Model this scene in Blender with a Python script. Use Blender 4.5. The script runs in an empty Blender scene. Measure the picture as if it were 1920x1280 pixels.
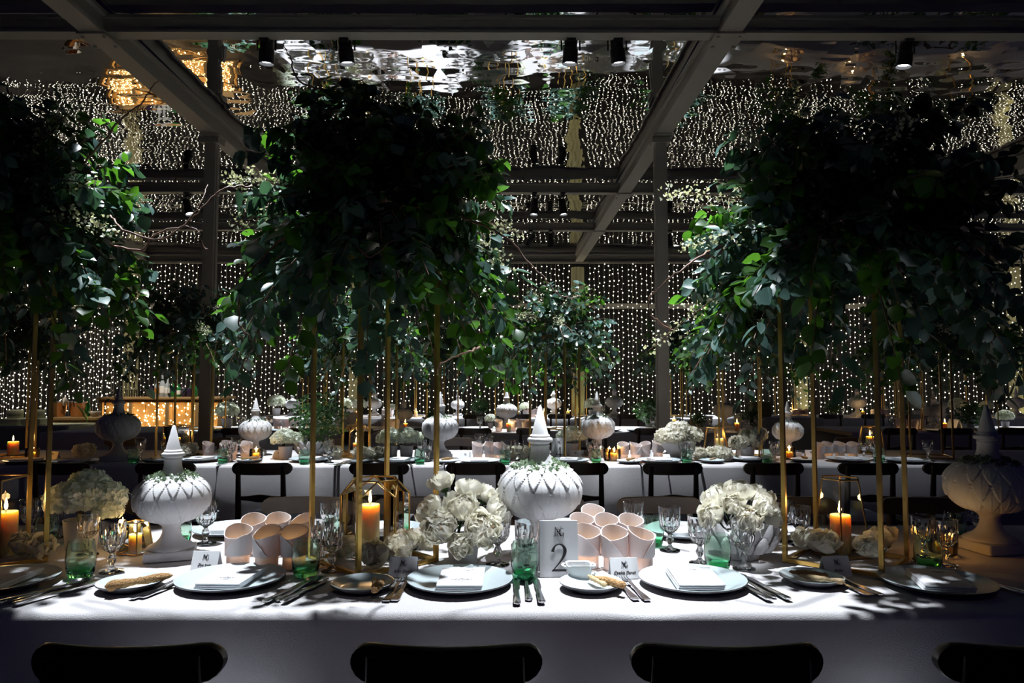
import bpy, math, random
import numpy as np
from mathutils import Vector, Matrix, Euler, Quaternion

PI = math.pi
random.seed(11)
rng = np.random.default_rng(11)
SC = bpy.context.scene
COL = SC.collection

# ------------------------------------------------------------------ camera, sky, exposure
CAM_Z, FOC = 1.296, 1360.0
PITCH = math.atan(74 / FOC)
cd = bpy.data.cameras.new('camera')
cam = bpy.data.objects.new('camera', cd)
COL.objects.link(cam)
cd.sensor_width = 36.0
cd.lens = 36.0 * FOC / 1920.0
cd.clip_end = 200
cam.location = (0, 0, CAM_Z)
cam.rotation_euler = (PI / 2 + PITCH, 0, 0)
SC.camera = cam

world = bpy.data.worlds.new('night_sky')
SC.world = world
world.use_nodes = True
world.node_tree.nodes['Background'].inputs[0].default_value = (0.075, 0.07, 0.46, 1)
world.node_tree.nodes['Background'].inputs[1].default_value = 0.042

SC.view_settings.view_transform = 'Standard'
SC.view_settings.look = 'None'
SC.view_settings.exposure = 0.0
SC.view_settings.gamma = 1.0
SC.view_settings.use_curve_mapping = False
cy = SC.cycles
cy.max_bounces = 10
cy.diffuse_bounces = 3
cy.glossy_bounces = 4
cy.transmission_bounces = 8
cy.transparent_max_bounces = 16
cy.caustics_reflective = False
cy.caustics_refractive = True
cy.blur_glossy = 0.6
cy.sample_clamp_indirect = 4.0
cy.use_denoising = True
cy.use_light_tree = True

SPOT_COL = (0.88, 0.94, 1.0)
CANDLE_COL = (1.0, 0.62, 0.27)


def ray(px, py):
    v = Vector((px - 960.0, FOC, 640.0 - py))
    c, s = math.cos(PITCH), math.sin(PITCH)
    return Vector((v.x, v.y * c - v.z * s, v.y * s + v.z * c))


def P(px, py, z=0.752):
    """the point of the horizontal plane z seen at a pixel of the photograph"""
    r = ray(px, py)
    t = (z - CAM_Z) / r.z
    return Vector((r.x * t, r.y * t, z))


def PD(px, py, d):
    r = ray(px, py)
    t = d / r.y
    return Vector((r.x * t, d, CAM_Z + r.z * t))


def to_px(p):
    c, s = math.cos(-PITCH), math.sin(-PITCH)
    y, z = p[1], p[2] - CAM_Z
    yy, zz = y * c - z * s, y * s + z * c
    return (960 + FOC * p[0] / max(yy, .05), 640 - FOC * zz / max(yy, .05))


# ------------------------------------------------------------------ materials
def new_mat(name):
    m = bpy.data.materials.new(name)
    m.use_nodes = True
    nt = m.node_tree
    for n in list(nt.nodes):
        nt.nodes.remove(n)
    out = nt.nodes.new('ShaderNodeOutputMaterial')
    return m, nt, out


def node(nt, typ, **kw):
    n = nt.nodes.new(typ)
    for k, v in kw.items():
        if k in n.inputs:
            n.inputs[k].default_value = v
        else:
            setattr(n, k, v)
    return n


def pm(name, col, rough=.5, metal=0., var=.0, scale=20., bump=0., bscale=80., trans=0., ior=1.45, sss=0., sssr=(.02, .01, .006), spec=.5, coat=0., col2=None):
    m, nt, out = new_mat(name)
    b = node(nt, 'ShaderNodeBsdfPrincipled')
    nt.links.new(b.outputs[0], out.inputs[0])
    b.inputs['Base Color'].default_value = (*col, 1)
    b.inputs['Roughness'].default_value = rough
    b.inputs['Metallic'].default_value = metal
    b.inputs['IOR'].default_value = ior
    b.inputs['Transmission Weight'].default_value = trans
    b.inputs['Specular IOR Level'].default_value = spec
    b.inputs['Coat Weight'].default_value = coat
    if sss:
        b.inputs['Subsurface Weight'].default_value = sss
        b.inputs['Subsurface Radius'].default_value = sssr
        b.inputs['Subsurface Scale'].default_value = 1.0
    if var or bump:
        tc = node(nt, 'ShaderNodeTexCoord')
    if var:
        nz = node(nt, 'ShaderNodeTexNoise', Scale=scale, Detail=4.0)
        nt.links.new(tc.outputs['Object'], nz.inputs['Vector'])
        mx = node(nt, 'ShaderNodeMix', data_type='RGBA')
        c2 = col2 or tuple(max(0, c * (1 - var)) for c in col)
        mx.inputs[6].default_value = (*col, 1)
        mx.inputs[7].default_value = (*c2, 1)
        nt.links.new(nz.outputs[0], mx.inputs[0])
        nt.links.new(mx.outputs[2], b.inputs['Base Color'])
    if bump:
        nb = node(nt, 'ShaderNodeTexNoise', Scale=bscale, Detail=3.0)
        nt.links.new(tc.outputs['Object'], nb.inputs['Vector'])
        bp = node(nt, 'ShaderNodeBump', Strength=bump, Distance=.01)
        nt.links.new(nb.outputs[0], bp.inputs['Height'])
        nt.links.new(bp.outputs[0], b.inputs['Normal'])
    return m


def leaf_mat(name, c1, c2, rough=.38, transl=.45, tcol=(.22, .5, .03)):
    m, nt, out = new_mat(name)
    b = node(nt, 'ShaderNodeBsdfPrincipled', Roughness=rough)
    b.inputs['Specular IOR Level'].default_value = .55
    g = node(nt, 'ShaderNodeNewGeometry')
    mx = node(nt, 'ShaderNodeMix', data_type='RGBA')
    mx.inputs[6].default_value = (*c1, 1)
    mx.inputs[7].default_value = (*c2, 1)
    nt.links.new(g.outputs['Random Per Island'], mx.inputs[0])
    nt.links.new(mx.outputs[2], b.inputs['Base Color'])
    t = node(nt, 'ShaderNodeBsdfTranslucent')
    t.inputs[0].default_value = (*tcol, 1)
    ms = node(nt, 'ShaderNodeMixShader')
    ms.inputs[0].default_value = transl
    nt.links.new(b.outputs[0], ms.inputs[1])
    nt.links.new(t.outputs[0], ms.inputs[2])
    nt.links.new(ms.outputs[0], out.inputs[0])
    return m


def emit_mat(name, col, strength, sampling='AUTO'):
    m, nt, out = new_mat(name)
    e = node(nt, 'ShaderNodeEmission', Strength=strength)
    e.inputs[0].default_value = (*col, 1)
    nt.links.new(e.outputs[0], out.inputs[0])
    m.cycles.emission_sampling = sampling
    return m


def translucent_mat(name, col, tcol, w, rough=.5):
    m, nt, out = new_mat(name)
    b = node(nt, 'ShaderNodeBsdfPrincipled', Roughness=rough)
    b.inputs['Base Color'].default_value = (*col, 1)
    t = node(nt, 'ShaderNodeBsdfTranslucent')
    t.inputs[0].default_value = (*tcol, 1)
    ms = node(nt, 'ShaderNodeMixShader')
    ms.inputs[0].default_value = w
    nt.links.new(b.outputs[0], ms.inputs[1])
    nt.links.new(t.outputs[0], ms.inputs[2])
    nt.links.new(ms.outputs[0], out.inputs[0])
    return m


def thin_glass(name, col=(1, 1, 1), rough=.02, boost=.0):
    m, nt, out = new_mat(name)
    tr = node(nt, 'ShaderNodeBsdfTransparent')
    tr.inputs[0].default_value = (*col, 1)
    gl = node(nt, 'ShaderNodeBsdfGlossy', Roughness=rough)
    fr = node(nt, 'ShaderNodeFresnel', IOR=1.5)
    ad = node(nt, 'ShaderNodeMath', operation='ADD')
    ad.inputs[1].default_value = boost
    ms = node(nt, 'ShaderNodeMixShader')
    nt.links.new(fr.outputs[0], ad.inputs[0])
    nt.links.new(ad.outputs[0], ms.inputs[0])
    nt.links.new(tr.outputs[0], ms.inputs[1])
    nt.links.new(gl.outputs[0], ms.inputs[2])
    nt.links.new(ms.outputs[0], out.inputs[0])
    return m


def roof_film():
    m, nt, out = new_mat('clear_roof_film')
    tc = node(nt, 'ShaderNodeTexCoord')
    mp = node(nt, 'ShaderNodeMapping')
    mp.inputs['Scale'].default_value = (1.0, 2.2, 1.0)
    nt.links.new(tc.outputs['Object'], mp.inputs[0])
    n1 = node(nt, 'ShaderNodeTexNoise', Scale=1.1, Detail=2.0)
    nt.links.new(mp.outputs[0], n1.inputs['Vector'])
    b1 = node(nt, 'ShaderNodeBump', Strength=1.0, Distance=.010)
    nt.links.new(n1.outputs[0], b1.inputs['Height'])
    # the film is slightly crumpled: small nearly flat facets, each tilted a little its own way
    mp2 = node(nt, 'ShaderNodeMapping')
    mp2.inputs['Scale'].default_value = (6.0, 3.4, 6.0)
    nt.links.new(tc.outputs['Object'], mp2.inputs[0])
    vo = node(nt, 'ShaderNodeTexVoronoi', Scale=1.0)
    nt.links.new(mp2.outputs[0], vo.inputs['Vector'])
    s1 = node(nt, 'ShaderNodeVectorMath', operation='SUBTRACT')
    s1.inputs[1].default_value = (.5, .5, .5)
    nt.links.new(vo.outputs['Color'], s1.inputs[0])
    s2 = node(nt, 'ShaderNodeVectorMath', operation='MULTIPLY')
    s2.inputs[1].default_value = (.030, .022, 0)
    nt.links.new(s1.outputs[0], s2.inputs[0])
    s3 = node(nt, 'ShaderNodeVectorMath', operation='ADD')
    nt.links.new(s2.outputs[0], s3.inputs[0])
    nt.links.new(b1.outputs[0], s3.inputs[1])
    s4 = node(nt, 'ShaderNodeVectorMath', operation='NORMALIZE')
    nt.links.new(s3.outputs[0], s4.inputs[0])
    gl = node(nt, 'ShaderNodeBsdfGlossy', Roughness=.012)
    nt.links.new(s4.outputs[0], gl.inputs['Normal'])
    tr = node(nt, 'ShaderNodeBsdfTransparent')
    tr.inputs[0].default_value = (.82, .82, .86, 1)
    fr = node(nt, 'ShaderNodeFresnel', IOR=1.36)
    nt.links.new(b1.outputs[0], fr.inputs['Normal'])
    ml = node(nt, 'ShaderNodeMath', operation='MULTIPLY', use_clamp=True)
    ml.inputs[1].default_value = 1.45
    nt.links.new(fr.outputs[0], ml.inputs[0])
    ms = node(nt, 'ShaderNodeMixShader')
    nt.links.new(ml.outputs[0], ms.inputs[0])
    nt.links.new(tr.outputs[0], ms.inputs[1])
    nt.links.new(gl.outputs[0], ms.inputs[2])
    nt.links.new(ms.outputs[0], out.inputs[0])
    return m


def wood_mat(name, c1, c2, rough=.45, scale=6.):
    m, nt, out = new_mat(name)
    b = node(nt, 'ShaderNodeBsdfPrincipled', Roughness=rough)
    tc = node(nt, 'ShaderNodeTexCoord')
    mp = node(nt, 'ShaderNodeMapping')
    mp.inputs['Scale'].default_value = (1, 8, 8)
    nz = node(nt, 'ShaderNodeTexNoise', Scale=scale, Detail=5.0)
    nt.links.new(tc.outputs['Object'], mp.inputs[0])
    nt.links.new(mp.outputs[0], nz.inputs['Vector'])
    mx = node(nt, 'ShaderNodeMix', data_type='RGBA')
    mx.inputs[6].default_value = (*c1, 1)
    mx.inputs[7].default_value = (*c2, 1)
    nt.links.new(nz.outputs[0], mx.inputs[0])
    nt.links.new(mx.outputs[2], b.inputs['Base Color'])
    nt.links.new(b.outputs[0], out.inputs[0])
    return m


M = dict(
    cloth=pm('white_linen', (.76, .735, .75), .85, var=.06, scale=3., bump=.25, bscale=420., spec=.2),
    napkin=pm('napkin_linen', (.84, .83, .86), .85, bump=.2, bscale=300., spec=.2),
    plaster=pm('white_plaster', (.78, .77, .78), .8, var=.10, scale=30., bump=.25, bscale=140., spec=.25),
    ceramic=pm('pale_blue_stoneware', (.60, .69, .72), .22, var=.08, scale=14., bump=.04, bscale=30., spec=.5),
    rimdark=pm('dark_glaze_edge', (.05, .05, .06), .3),
    whitecer=pm('white_glaze', (.8, .8, .8), .2),
    pot=pm('grey_white_pot', (.62, .61, .62), .7, var=.1, bump=.1),
    steel=pm('polished_steel', (.78, .78, .80), .16, 1.0),
    gold=pm('brushed_gold', (.74, .47, .13), .30, .92, var=.4, scale=30., bump=.1, bscale=60.),
    oldgold=pm('aged_gold', (.50, .32, .12), .35, 1.0, var=.3, scale=40.),
    alu=pm('tent_aluminium', (.40, .37, .31), .5, 0.0, var=.12, scale=3., spec=.4),
    black=pm('black_lamp_body', (.012, .012, .013), .5),
    cable=pm('black_cable', (.01, .01, .01), .6),
    chair=wood_mat('dark_chair_wood', (.060, .032, .014), (.028, .015, .008), .36),
    floor=pm('dark_floor', (.035, .030, .030), .6, var=.3, scale=2.),
    wall=pm('dark_wall', (.018, .017, .016), .7),
    cream=pm('cream_pillar_drape', (.62, .58, .34), .8, var=.1),
    cushion=pm('white_cushion', (.75, .75, .78), .9, bump=.2, bscale=90.),
    ink=pm('black_ink', (.012, .012, .014), .6),
    greyink=pm('grey_ink', (.10, .10, .11), .6),
    card=pm('white_card', (.82, .83, .85), .7, spec=.2),
    bread=pm('brown_crust', (.42, .20, .07), .7, var=.6, scale=60., bump=.8, bscale=160.),
    seeds=pm('seeded_crust', (.38, .17, .05), .75, var=.7, scale=220., bump=1., bscale=300., col2=(.62, .40, .18)),
    paste=pm('pale_bread', (.62, .45, .25), .7, var=.5, scale=50., bump=.5, bscale=120.),
    glass=pm('clear_cut_glass', (1, 1, 1), .02, trans=1.0, ior=1.5),
    green=pm('green_glass', (.68, .95, .79), .02, trans=1.0, ior=1.45),
    pane=thin_glass('thin_pane', (.97, .96, .93), .01),
    amber=thin_glass('amber_votive_glass', (.95, .80, .55), .04, .06),
    wax=pm('candle_wax', (.92, .70, .40), .5, sss=1.0, sssr=(.050, .030, .014)),
    wick=pm('burnt_wick', (.02, .015, .01), .8),
    flame=emit_mat('flame', (1.0, .62, .22), 22.0),
    lens=emit_mat('lamp_lens', (.93, .97, 1.0), 9.0),
    bulb=emit_mat('fairy_bulb', (1.0, .91, .74), 8.0),
    barbulb=emit_mat('warm_fairy_bulb', (1.0, .68, .28), 15.0),
    wire=pm('clear_light_wire', (.42, .40, .30), .5),
    film=roof_film(),
    petal=translucent_mat('ivory_petal', (.93, .91, .83), (.96, .92, .76), .42, .55),
    ruffle=translucent_mat('ivory_ruffle', (.94, .92, .86), (.97, .92, .78), .42, .55),
    stamen=pm('tan_stamens', (.50, .29, .13), .8, var=.4, scale=300., bump=.6),
    hydra=translucent_mat('hydrangea_floret', (.92, .95, .87), (.92, .96, .76), .40, .6),
    porcelain=translucent_mat('blush_porcelain', (.84, .79, .79), (.95, .68, .58), .20, .45),
    euc=leaf_mat('eucalyptus_leaf', (.022, .060, .052), (.075, .13, .115), .34, .22, (.07, .17, .07)),
    salal=leaf_mat('salal_leaf', (.008, .028, .007), (.026, .060, .014), .28, .30, (.10, .30, .02)),
    moss=leaf_mat('small_green_leaf', (.06, .10, .06), (.22, .28, .20), .5, .2, (.2, .3, .1)),
    bush=leaf_mat('dark_bush_leaf', (.02, .06, .02), (.05, .10, .04), .5, .25, (.1, .3, .05)),
    blossom=leaf_mat('wax_blossom', (.45, .50, .33), (.62, .66, .5), .6, .3, (.5, .5, .25)),
    twig=pm('curly_willow_bark', (.16, .085, .055), .6),
    barwood=wood_mat('bar_oak', (.50, .32, .15), (.36, .22, .09), .5),
    copper=pm('copper_bucket', (.60, .34, .20), .25, 1.0),
    olive=pm('olive_box', (.22, .22, .09), .7, var=.2),
    bottle_clear=pm('clear_bottle', (.75, .85, .95), .1, trans=.6),
    bottle_dark=pm('dark_bottle', (.03, .02, .05), .1),
    bottle_green=pm('green_bottle', (.02, .25, .06), .1, trans=.4),
    liquor=pm('amber_spirit', (.6, .25, .05), .1, trans=.4),
    linen_green=pm('pale_sage_linen', (.55, .58, .45), .9),
)

def two_tone_glass(m, low, high, z0, z1):
    nt = m.node_tree
    b = next(n for n in nt.nodes if n.type == 'BSDF_PRINCIPLED')
    tc = node(nt, 'ShaderNodeTexCoord')
    sp = node(nt, 'ShaderNodeSeparateXYZ')
    mr = node(nt, 'ShaderNodeMapRange', interpolation_type='SMOOTHSTEP')
    mr.inputs['From Min'].default_value = z0
    mr.inputs['From Max'].default_value = z1
    mx = node(nt, 'ShaderNodeMix', data_type='RGBA')
    mx.inputs[6].default_value = (*low, 1)
    mx.inputs[7].default_value = (*high, 1)
    nt.links.new(tc.outputs['Object'], sp.inputs[0])
    nt.links.new(sp.outputs[2], mr.inputs[0])
    nt.links.new(mr.outputs[0], mx.inputs[0])
    nt.links.new(mx.outputs[2], b.inputs['Base Color'])


two_tone_glass(M['green'], (.16, .80, .40), (.80, .96, .86), .012, .040)

# ------------------------------------------------------------------ mesh building helpers


class G:
    def __init__(s):
        s.v, s.f = [], []

    def add(s, v, f):
        b = len(s.v)
        s.v.extend([tuple(x) for x in v])
        s.f.extend([tuple(b + i for i in q) for q in f])
        return s

    def box(s, c, d, m=None, taper=1.0):
        hx, hy, hz = d[0] / 2, d[1] / 2, d[2] / 2
        v = []
        for z in (-hz, hz):
            k = 1.0 if z < 0 else taper
            v += [Vector((-hx * k, -hy * k, z)), Vector((hx * k, -hy * k, z)), Vector((hx * k, hy * k, z)), Vector((-hx * k, hy * k, z))]
        if m is not None:
            v = [m @ x for x in v]
        v = [x + Vector(c) for x in v]
        return s.add(v, [(3, 2, 1, 0), (4, 5, 6, 7), (0, 1, 5, 4), (1, 2, 6, 5), (2, 3, 7, 6), (3, 0, 4, 7)])

    def rbox(s, c, d, r=.004):
        """box with chamfered edges"""
        hx, hy, hz = d[0] / 2, d[1] / 2, d[2] / 2
        r = min(r, hx * .9, hy * .9, hz * .9)
        loops = [(-hz, r), (-hz + r, 0), (hz - r, 0), (hz, r)]
        v, f = [], []
        for z, i in loops:
            a, b = hx - i, hy - i
            e = r
            v += [(-a + e, -b, z), (a - e, -b, z), (a, -b + e, z), (a, b - e, z), (a - e, b, z), (-a + e, b, z), (-a, b - e, z), (-a, -b + e, z)]
        v = [Vector(x) + Vector(c) for x in v]
        for k in range(3):
            for j in range(8):
                f.append((k * 8 + j, k * 8 + (j + 1) % 8, k * 8 + 8 + (j + 1) % 8, k * 8 + 8 + j))
        f.append(tuple(range(7, -1, -1)))
        f.append(tuple(range(24, 32)))
        return s.add(v, f)

    def lathe(s, prof, n=24, c=(0, 0, 0), closed=False, phase=0.):
        v, f = [], []
        k = len(prof)
        for r, z in prof:
            for i in range(n):
                a = 2 * PI * (i + phase) / n
                v.append((c[0] + r * math.cos(a), c[1] + r * math.sin(a), c[2] + z))
        rows = k if closed else k - 1
        for j in range(rows):
            for i in range(n):
                j2 = (j + 1) % k
                f.append((j * n + i, j * n + (i + 1) % n, j2 * n + (i + 1) % n, j2 * n + i))
        if not closed:
            if prof[0][0] > 1e-5:
                f.append(tuple(range(n - 1, -1, -1)))
            if prof[-1][0] > 1e-5:
                f.append(tuple((k - 1) * n + i for i in range(n)))
        return s.add(v, f)

    def tube(s, pts, r, n=6, flat=None):
        """r: a radius or one per point"""
        pts = [Vector(p) for p in pts]
        rs = r if hasattr(r, '__len__') else [r] * len(pts)
        v, f = [], []
        t0 = (pts[1] - pts[0]).normalized()
        up = Vector((0, 0, 1)) if abs(t0.z) < .9 else Vector((1, 0, 0))
        x = t0.cross(up).normalized()
        for i, p in enumerate(pts):
            t = (pts[min(i + 1, len(pts) - 1)] - pts[max(i - 1, 0)]).normalized()
            x = (x - t * x.dot(t)).normalized()
            y = t.cross(x)
            for k in range(n):
                a = 2 * PI * (k + .5) / n
                v.append(p + (x * math.cos(a) + y * math.sin(a) * (flat or 1)) * rs[i])
        for i in range(len(pts) - 1):
            for k in range(n):
                f.append((i * n + k, i * n + (k + 1) % n, i * n + n + (k + 1) % n, i * n + n + k))
        f.append(tuple(range(n - 1, -1, -1)))
        f.append(tuple((len(pts) - 1) * n + k for k in range(n)))
        return s.add(v, f)

    def prism(s, poly, z0, z1, m=None):
        """extrude a 2D outline (x, y) from z0 to z1"""
        n = len(poly)
        v = [Vector((x, y, z0)) for x, y in poly] + [Vector((x, y, z1)) for x, y in poly]
        if m is not None:
            v = [m @ p for p in v]
        f = [tuple(range(n - 1, -1, -1)), tuple(range(n, 2 * n))]
        f += [(i, (i + 1) % n, n + (i + 1) % n, n + i) for i in range(n)]
        return s.add(v, f)

    def mesh(s, name, mat, smooth=False, angle=None):
        me = bpy.data.meshes.new(name)
        me.from_pydata([tuple(p) for p in s.v], [], s.f)
        me.materials.append(M[mat] if isinstance(mat, str) else mat)
        if smooth:
            me.polygons.foreach_set('use_smooth', [True] * len(me.polygons))
            if angle:
                me.set_sharp_from_angle(angle=math.radians(angle))
        me.update()
        return me


def np_mesh(name, V, F, mat, smooth=False):
    """V (n,3) array, F list/array of equal-length faces"""
    me = bpy.data.meshes.new(name)
    F = np.asarray(F, dtype=np.int32)
    k = F.shape[1]
    me.vertices.add(len(V))
    me.vertices.foreach_set('co', np.asarray(V, dtype=np.float32).ravel())
    me.loops.add(F.size)
    me.loops.foreach_set('vertex_index', F.ravel())
    me.polygons.add(len(F))
    me.polygons.foreach_set('loop_start', np.arange(0, F.size, k, dtype=np.int32))
    me.update(calc_edges=True)
    me.materials.append(M[mat] if isinstance(mat, str) else mat)
    if smooth:
        me.polygons.foreach_set('use_smooth', [True] * len(F))
    return me


def link(name, data, parent=None, loc=(0, 0, 0), rot=(0, 0, 0), scale=1.0, mat=None, **props):
    o = bpy.data.objects.new(name, data)
    COL.objects.link(o)
    if parent is not None:
        o.parent = parent
    if mat is not None:
        o.matrix_local = mat
    else:
        o.location = loc
        o.rotation_euler = rot
        o.scale = (scale,) * 3 if not hasattr(scale, '__len__') else scale
    for k, v in props.items():
        if v is not None:
            o[k] = v
    return o


def thing(name, label, cat, loc=(0, 0, 0), rz=0., group=None, scale=1.0):
    return link(name, None, None, loc, (0, 0, rz), scale, label=label, category=cat, group=group)


REG = []          # things whose label names their place in a row


def reg(o, desc, tail):
    REG.append((o, desc, tail))
    return o


ORD = 'first second third fourth fifth sixth seventh eighth ninth tenth eleventh twelfth thirteenth fourteenth fifteenth sixteenth seventeenth eighteenth nineteenth twentieth twenty-first twenty-second twenty-third twenty-fourth twenty-fifth twenty-sixth twenty-seventh twenty-eighth twenty-ninth thirtieth'.split()


def finish_labels():
    d = {}
    for o, desc, tail in REG:
        d.setdefault((desc, tail), []).append(o)
    for (desc, tail), os in d.items():
        os.sort(key=lambda o: to_px(o.matrix_basis.translation)[0])
        n = len(os)
        for i, o in enumerate(os):
            if n == 1:
                o['label'] = f'{desc} {tail}'
            elif i == 0:
                o['label'] = f'{desc}, leftmost {tail}'
            elif i == n - 1:
                o['label'] = f'{desc}, rightmost {tail}'
            else:
                o['label'] = f'{desc}, {ORD[i]} from left {tail}'


def inst(name, parts, cat, loc, rz=0., scale=1.0, label=None, group=None, desc=None, tail=None):
    """parts: [(part name, mesh, sub parts or None[, matrix])]; a single part becomes the thing itself"""
    if len(parts) == 1 and not parts[0][2]:
        o = link(name, parts[0][1], None, loc, (0, 0, rz), scale, label=label, category=cat, group=group)
    else:
        o = thing(name, label, cat, loc, rz, group, scale)
        for p in parts:
            c = link(p[0], p[1], o, mat=p[3] if len(p) > 3 else None)
            for q in (p[2] or ()):
                link(q[0], q[1], c, mat=q[2] if len(q) > 2 else None)
    if desc:
        reg(o, desc, tail)
    return o


def struct(name, me, parent=None, loc=(0, 0, 0), rot=(0, 0, 0), kind='structure'):
    return link(name, me, parent, loc, rot, kind=kind if parent is None else None)


def text_mesh(body, size, mat='ink', shear=0., sx=1.0, bold=0., extr=.0003):
    cu = bpy.data.curves.new('lettering', 'FONT')
    cu.body = body
    cu.size = size
    cu.shear = shear
    cu.align_x = 'CENTER'
    cu.extrude = extr
    cu.offset = bold
    cu.resolution_u = 4
    o = bpy.data.objects.new('lettering_source', cu)
    COL.objects.link(o)
    bpy.context.view_layer.update()
    dg = bpy.context.evaluated_depsgraph_get()
    me = bpy.data.meshes.new_from_object(o.evaluated_get(dg))
    bpy.data.objects.remove(o)
    me.name = 'lettering'
    me.materials.clear()
    me.materials.append(M[mat])
    if sx != 1.0:
        me.transform(Matrix.Diagonal((sx, 1, 1, 1)))
    return me


def stroke(g, pts, z0, z1, m=None):
    """flat pen stroke through (x, y, width)"""
    L, R = [], []
    for i, (x, y, w) in enumerate(pts):
        a, b = pts[max(i - 1, 0)], pts[min(i + 1, len(pts) - 1)]
        dx, dy = b[0] - a[0], b[1] - a[1]
        l = math.hypot(dx, dy) or 1
        nx, ny = -dy / l * w / 2, dx / l * w / 2
        L.append((x + nx, y + ny))
        R.append((x - nx, y - ny))
    for i in range(len(pts) - 1):
        g.prism([R[i], R[i + 1], L[i + 1], L[i]], z0, z1, m)


def smooth_path(pts, k=6):
    """Catmull-Rom through tuples"""
    pts = [np.array(p, float) for p in pts]
    out = []
    for i in range(len(pts) - 1):
        p0, p1, p2, p3 = pts[max(i - 1, 0)], pts[i], pts[i + 1], pts[min(i + 2, len(pts) - 1)]
        for j in range(k):
            t = j / k
            out.append(.5 * ((2 * p1) + (-p0 + p2) * t + (2 * p0 - 5 * p1 + 4 * p2 - p3) * t * t + (-p0 + 3 * p1 - 3 * p2 + p3) * t ** 3))
    out.append(pts[-1])
    return [tuple(p) for p in out]


# ------------------------------------------------------------------ lights
def spot(loc, aim, power, deg, blend=.25, radius=.03, col=SPOT_COL):
    l = bpy.data.lights.new('spot_beam', 'SPOT')
    l.energy = power
    l.spot_size = math.radians(deg)
    l.spot_blend = blend
    l.shadow_soft_size = radius
    l.color = col
    o = bpy.data.objects.new('spot_beam', l)
    COL.objects.link(o)
    o.location = loc
    o.rotation_euler = (Vector(aim) - Vector(loc)).to_track_quat('-Z', 'Y').to_euler()
    return o


def glow(loc, power, radius=.012, col=CANDLE_COL):
    l = bpy.data.lights.new('candle_glow', 'POINT')
    l.energy = power
    l.shadow_soft_size = radius
    l.color = col
    o = bpy.data.objects.new('candle_glow', l)
    COL.objects.link(o)
    o.location = loc
    return o


#%%STRUCTURE
# ------------------------------------------------------------------ tent: floor, wall, frame, roof
WALL_Y, BEAM_Z = 13.95, 3.59
struct('floor', G().box((0, 7, -.05), (34, 26, .1)).mesh('floor', 'floor'))
struct('wall_back', G().box((0, WALL_Y + .45, 1.9), (34, .06, 3.9)).mesh('wall_back', 'wall'))


def xr(y):
    return 1.39 - .0158 * (y - 7)


def beam_profile(w, h):
    """aluminium box beam with keder rails: outline (across, up), top at 0"""
    e = w * .18
    return [(-w / 2, 0), (w / 2, 0), (w / 2, -h * .16), (w / 2 - e, -h * .2), (w / 2 - e, -h * .78), (w / 2, -h * .83), (w / 2, -h), (-w / 2, -h), (-w / 2, -h * .83), (-w / 2 + e, -h * .78), (-w / 2 + e, -h * .2), (-w / 2, -h * .16)]


def run(a, b, w, h):
    a, b = Vector(a), Vector(b)
    d = (b - a).normalized()
    x = d.cross(Vector((0, 0, 1))).normalized()
    m = Matrix((x, Vector((0, 0, 1)), -d)).transposed().to_4x4()
    m.translation = a
    g = G()
    return g.prism(beam_profile(w, h), 0, -(b - a).length, m)


for k, dx in enumerate((-8.34, -4.175, 0, 4.17, 8.34)):
    y0, y1 = -3.0, WALL_Y
    b = struct('roof_beam', run((xr(y0) + dx, y0, BEAM_Z + .14), (xr(y1) + dx, y1, BEAM_Z + .14), .15, .16).mesh('roof_beam', 'alu'))
    # joint plates and bolts where posts and purlins meet the beam
    for yy in (4.72, 6.65, 8.78, 11.0):
        g = G()
        g.box((xr(yy) + dx, yy, BEAM_Z - .028), (.19, .22, .014))
        for sx in (-.07, .07):
            for sy in (-.07, .07):
                g.lathe([(.012, -.012), (.012, 0), (.004, .002)], 6, (xr(yy) + dx + sx, yy + sy, BEAM_Z - .035))
        link('joint_plate', g.mesh('joint_plate', 'alu'), b)
PURL = [4.72, 8.78, 11.0]
for yy in PURL + [-1.2]:
    h = .12
    struct('roof_purlin', run((-11, yy, BEAM_Z + .017 + h), (11, yy, BEAM_Z - .018 + h), .11, h).mesh('roof_purlin', 'alu'))
struct('eave_beam', run((-11, WALL_Y - .1, BEAM_Z + .14), (11, WALL_Y - .1, BEAM_Z + .14), .14, .17).mesh('eave_beam', 'alu'))
struct('wall_rail', G().box((0, WALL_Y + .12, 2.75), (22, .05, .10)).mesh('wall_rail', 'alu'))
for px in (393, 1240):
    x = PD(px, 500, 6.65).x
    g = G().prism([(-.05, -.05), (.05, -.05), (.05, .05), (-.05, .05)], 0, BEAM_Z - .035)
    g.box((0, 0, BEAM_Z - .07), (.17, .15, .05)).box((0, 0, .01), (.26, .26, .02))
    for s in (-1, 1):
        g.box((s * .054, 0, 1.75), (.012, .045, 3.4))
    struct('tent_post', g.mesh('tent_post', 'alu'), loc=(x, 6.65, 0))
for px in (665, 1085, 1505, 1912, 240):
    x = PD(px, 700, WALL_Y - .02).x
    n = 28
    g = G()
    rad = [(.115 + .02 * math.sin(i * 2.1)) for i in range(n)]
    g.prism([(rad[i] * math.cos(2 * PI * i / n), rad[i] * math.sin(2 * PI * i / n)) for i in range(n)], 0, 3.5)
    struct('wall_pillar', g.mesh('wall_pillar', 'cream'), loc=(x, WALL_Y + .08, 0))
    if px in (1085, 1505, 1912):
        t = thing('uplight', None, 'uplight', (x + .02, WALL_Y - .24, 0))
        reg(t, 'small floor uplight washing a cream pillar', 'at the back wall')
        link('lamp_housing', G().lathe([(.05, 0), (.055, .02), (.055, .09), (.045, .10), (.04, .06), (0, .06)], 14).mesh('lamp_housing', 'black', True, 40), t)
        spot((x, WALL_Y - .26, .12), (x, WALL_Y + .03, 2.6), 22, 40, .6, .03, (1, .92, .45))
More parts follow.
